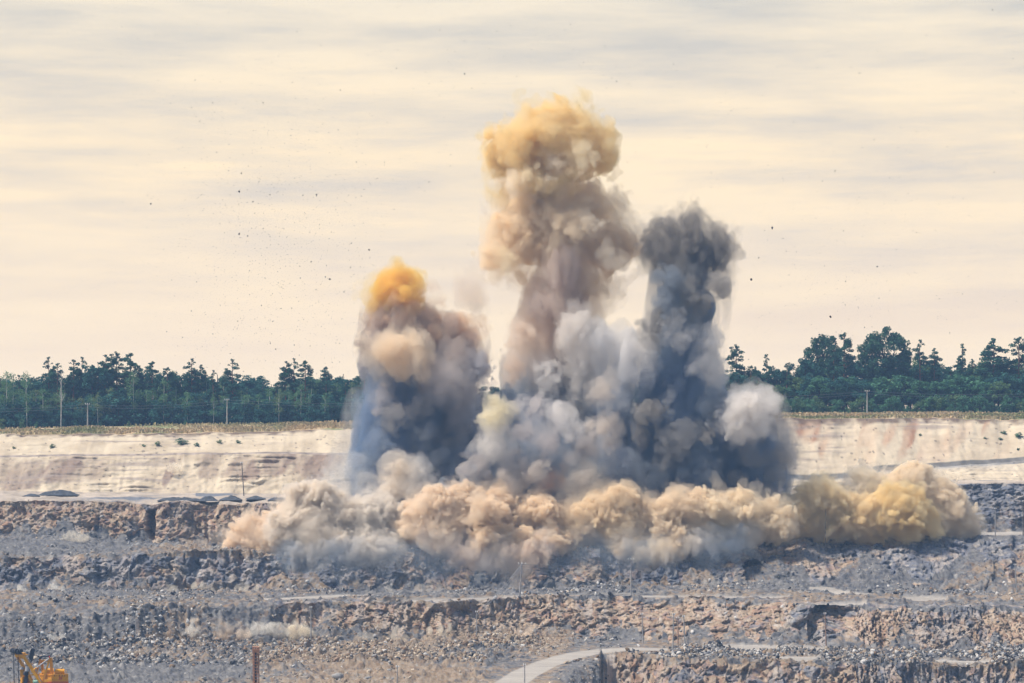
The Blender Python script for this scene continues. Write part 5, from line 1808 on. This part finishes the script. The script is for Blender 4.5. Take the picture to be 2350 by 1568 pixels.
# ------------------------------------------------------------------ orange drill mast
dm = P(588, 1580, 436)
mast = empty('drill_mast', dm, 'orange lattice drill mast standing at the bottom edge of the pit floor', 'drill mast')
sx = 436 / F


def DM(x, v, d=0.0):
    return ((x - 588) * sx, d, (1580 - v) * sx)


Or = M['orange']
for x, d in ((581.5, -.55), (594.5, -.55), (582.5, .55), (593.5, .55)):
    MB().beam(DM(x, 1600, d), DM(x, 1496, d), .15, .15).build('mast_leg', Or, mast)
for k in range(14):
    v = 1503 + 7.0 * k
    mb = MB()
    mb.beam(DM(580.5, v, -.68), DM(595.5, v, -.68), .06, .1)
    mb.beam(DM(581, v, -.6), DM(582, v, .6), .08, .08)
    mb.beam(DM(594.8, v, -.6), DM(593.5, v, .6), .08, .08)
    mb.beam(DM(581, v, -.55), DM(594, v - 7, .5), .05, .05)
    mb.build('mast_rung', Or, mast)
MB().beam(DM(590, 1600, -.5), DM(590, 1498, -.5), .09, .09).build('mast_rail', Or, mast)
hd = MB()
hd.beam(DM(580.4, 1494, -.4), DM(595.6, 1494, -.4), 1.4, .42)
hd.beam(DM(580.4, 1490.5, -.5), DM(595.6, 1490.5, -.5), 1.4, .3)
hd.beam(DM(580.4, 1484.5, -.5), DM(595.6, 1484.5, -.5), 1.0, .14)
for x in (581, 583.5, 587.5, 592, 595):
    hd.beam(DM(x, 1491, -.6), DM(x, 1484.5, -.6), .17, .2)
hd.build('mast_head', Or, mast)
MB().tube([DM(587.4, 1600, -.1), DM(587.4, 1497, -.1)], .17, 8).build('drill_rod', Dk, mast)
MB().tube([DM(585, 1600, .2), DM(585, 1497, .2)], .08, 6).build('feed_chain', Dk, mast)
MB().tube([DM(592, 1545, .1), DM(592, 1500, .1)], .11, 6).build('hose', M['wood'], mast)

# ------------------------------------------------------------------ haze in the air
hz = bpy.data.materials.new('haze')
hz.use_nodes = True
t = hz.node_tree
t.nodes.clear()
o_ = N(t, 'ShaderNodeOutputMaterial')
pv = N(t, 'ShaderNodeVolumePrincipled')
pv.inputs['Color'].default_value = HAZE[:3] + (1,)
pv.inputs['Density'].default_value = HAZE[3]
pv.inputs['Anisotropy'].default_value = .0
t.links.new(pv.outputs[0], o_.inputs['Volume'])
zlo, zhi = float(D[..., 2].min()) - 1.5, 158.0
mb = MB()
xa, xb, ya, yb = -620, 620, -20, 1320
mb.add([(xa, ya, zlo), (xb, ya, zlo), (xb, yb, zlo), (xa, yb, zlo), (xa, ya, zhi), (xb, ya, zhi), (xb, yb, zhi), (xa, yb, zhi)],
       [(3, 2, 1, 0), (4, 5, 6, 7), (0, 1, 5, 4), (1, 2, 6, 5), (2, 3, 7, 6), (3, 0, 4, 7)])
tag(mb.build('haze', hz), 'pale blue dusty air over the quarry', 'haze', kind='stuff')
